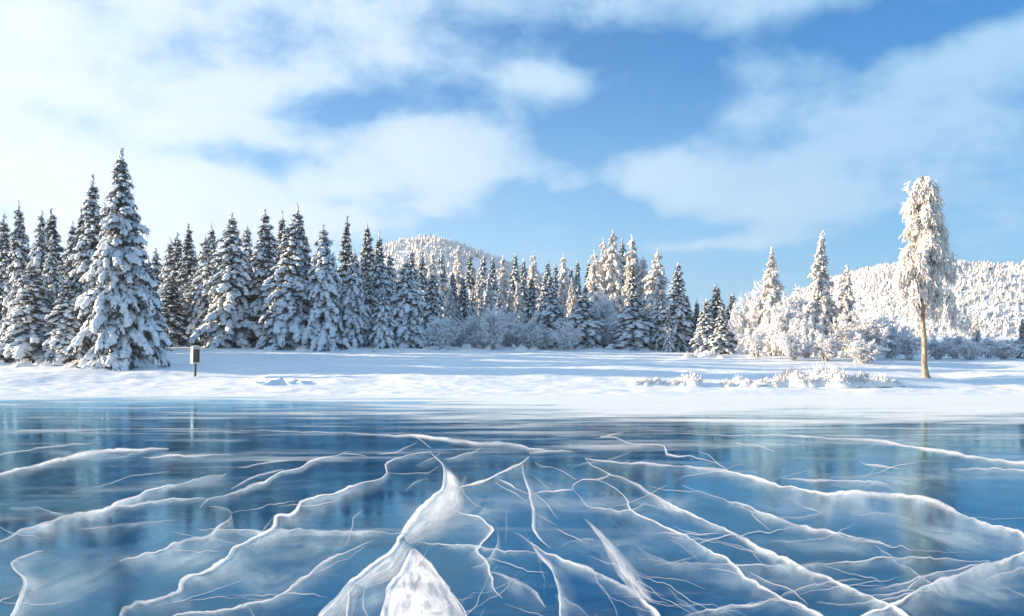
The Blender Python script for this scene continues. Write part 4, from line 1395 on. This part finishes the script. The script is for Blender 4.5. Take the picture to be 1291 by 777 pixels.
# ------------------------------------------------------------------ snow crusted grass along the shore
def tussock_proto(seed):
    r = np.random.default_rng(seed)
    acc = Acc()
    n = 120
    az = r.uniform(0, 6.28, n)
    rr = r.uniform(0, 1, n) ** 0.6
    o = np.stack([np.cos(az) * rr * 0.75, np.sin(az) * rr * 0.5, -0.05 + 0 * rr], -1)
    d = unit(np.stack([np.cos(az) * 0.5 * rr + r.normal(size=n) * 0.25, np.sin(az) * 0.5 * rr + r.normal(size=n) * 0.25, np.full(n, 0.9)], -1))
    ln = r.uniform(0.25, 1.0, n) * (1 - 0.55 * rr)
    wd = r.uniform(0.025, 0.075, n)
    stamp_caps(acc, o, d, ln, wd, wd, r, jitter=0.4)
    # drooping heads
    m = 200
    i = r.integers(0, n, m)
    oo = o[i] + d[i] * (ln[i] * r.uniform(0.4, 0.95, m))[:, None]
    dd = unit(r.normal(size=(m, 3)) * 0.8 + np.array([0, 0, 0.1]))
    stamp_caps(acc, oo, dd, r.uniform(0.1, 0.28, m), r.uniform(0.015, 0.04, m), r.uniform(0.015, 0.04, m), r, jitter=0.4)
    # low mound
    k = 13
    a = np.linspace(-1, 1, k)
    A, B = np.meshgrid(a, a)
    rad = np.sqrt(A ** 2 + B ** 2)
    hh = 0.42 * np.clip(1 - rad ** 2, -0.1, 1) * (1 + 0.6 * fbm(A * 3 + seed, B * 3, seed, 3))
    f4 = grid_faces(k, k)
    f3 = np.vstack([f4[:, [0, 1, 2]], f4[:, [0, 2, 3]]])
    acc.add(np.stack([A * 1.25, B * 0.9, hh - 0.06], -1).reshape(-1, 3), f3)
    return acc.mesh('snow_tussock', M_RIME, True)


TU = [tussock_proto(i) for i in (41, 42, 43, 44)]
tl = []
rt = random.Random(3)
for i in range(9):
    tl.append((806 + i * 8.5 + rt.uniform(-3, 3), 486 - (0 if i < 7 else 1), rt.uniform(7, 12) + (7 if i in (7, 8) else 0), 'L'))
for i in range(8):
    tl.append((915 + i * 9 + rt.uniform(-4, 4), 486 + rt.uniform(-3, 2), rt.uniform(6, 11), 'M'))
for i in range(20):
    x = 980 + i * 5.6 + rt.uniform(-3, 3)
    tl.append((x, 488 - rt.uniform(0, 10), rt.uniform(9, 18) * (1.25 if 1030 < x < 1075 else 1.0), 'R'))
for i in range(5):
    tl.append((1102 + i * 7 + rt.uniform(-2, 2), 488 - rt.uniform(0, 3), rt.uniform(8, 14), 'E'))
for i in range(5):
    tl.append((870 + i * 9.5, 450 + rt.uniform(-2, 3), rt.uniform(6, 11), 'B'))
for i in range(12):
    tl.append((390 + i * 29 + rt.uniform(-9, 9), 441 + rt.uniform(-1, 3), rt.uniform(4, 9), 'F'))
for i in range(8):
    tl.append((4 + i * 14 + rt.uniform(-4, 4), 460 + rt.uniform(-2, 3), rt.uniform(6, 11), 'W'))
TLAB = {'L': ('tussock from the left in the low row right of the picture centre', 'tussocks right of centre'),
        'M': ('small tussock from the left in the thin row before the big heap', 'tussocks before the heap'),
        'R': ('tussock from the left in the big sunlit heap below the white spires', 'tussocks of the big heap'),
        'E': ('tussock from the left in the small heap beside the lone birch', 'tussocks beside the birch'),
        'B': ('snowy tuft from the left at the foot of the low blue spruces', 'tufts below the blue spruces'),
        'F': ('snowy tuft from the left along the shaded middle forest edge', 'tufts along the forest edge'),
        'W': ('snowy tuft from the left below the spruces at the left edge', 'tufts below the left spruces')}
cnt = {}
for i, (px, py, hh, c) in enumerate(sorted(tl, key=lambda a: (a[3], a[0]))):
    gx, gy = ground_hit(px, py)
    gz = float(ground_z(gx, gy))
    o = link('snow_tussock', TU[i % 4], None, (gx, gy, gz))
    s_ = hh * gy / FPX * 1.35
    o.scale = (s_ * 0.8, s_ * 0.7, s_)
    o.rotation_euler = (0, 0, i * 1.3)
    k = cnt.get(c, 0)
    cnt[c] = k + 1
    tag(o, ORD[k] + ' ' + TLAB[c][0], 'tussock', TLAB[c][1])


# ------------------------------------------------------------------ thin winter haze
mh = bpy.data.materials.new('winter_haze')
mh.use_nodes = True
mh.node_tree.nodes.clear()
pv = mh.node_tree.nodes.new('ShaderNodeVolumePrincipled')
pv.inputs['Color'].default_value = (0.78, 0.90, 1.0, 1)
pv.inputs['Density'].default_value = 0.0002
pv.inputs['Anisotropy'].default_value = 0.3
oh = mh.node_tree.nodes.new('ShaderNodeOutputMaterial')
mh.node_tree.links.new(pv.outputs[0], oh.inputs['Volume'])
hz_ = link('haze', box_mesh('haze', 0, 700, 62.5, 7400, 9000, 135, mh, 0))
tag(hz_, 'thin pale winter haze in the air', kind='stuff')
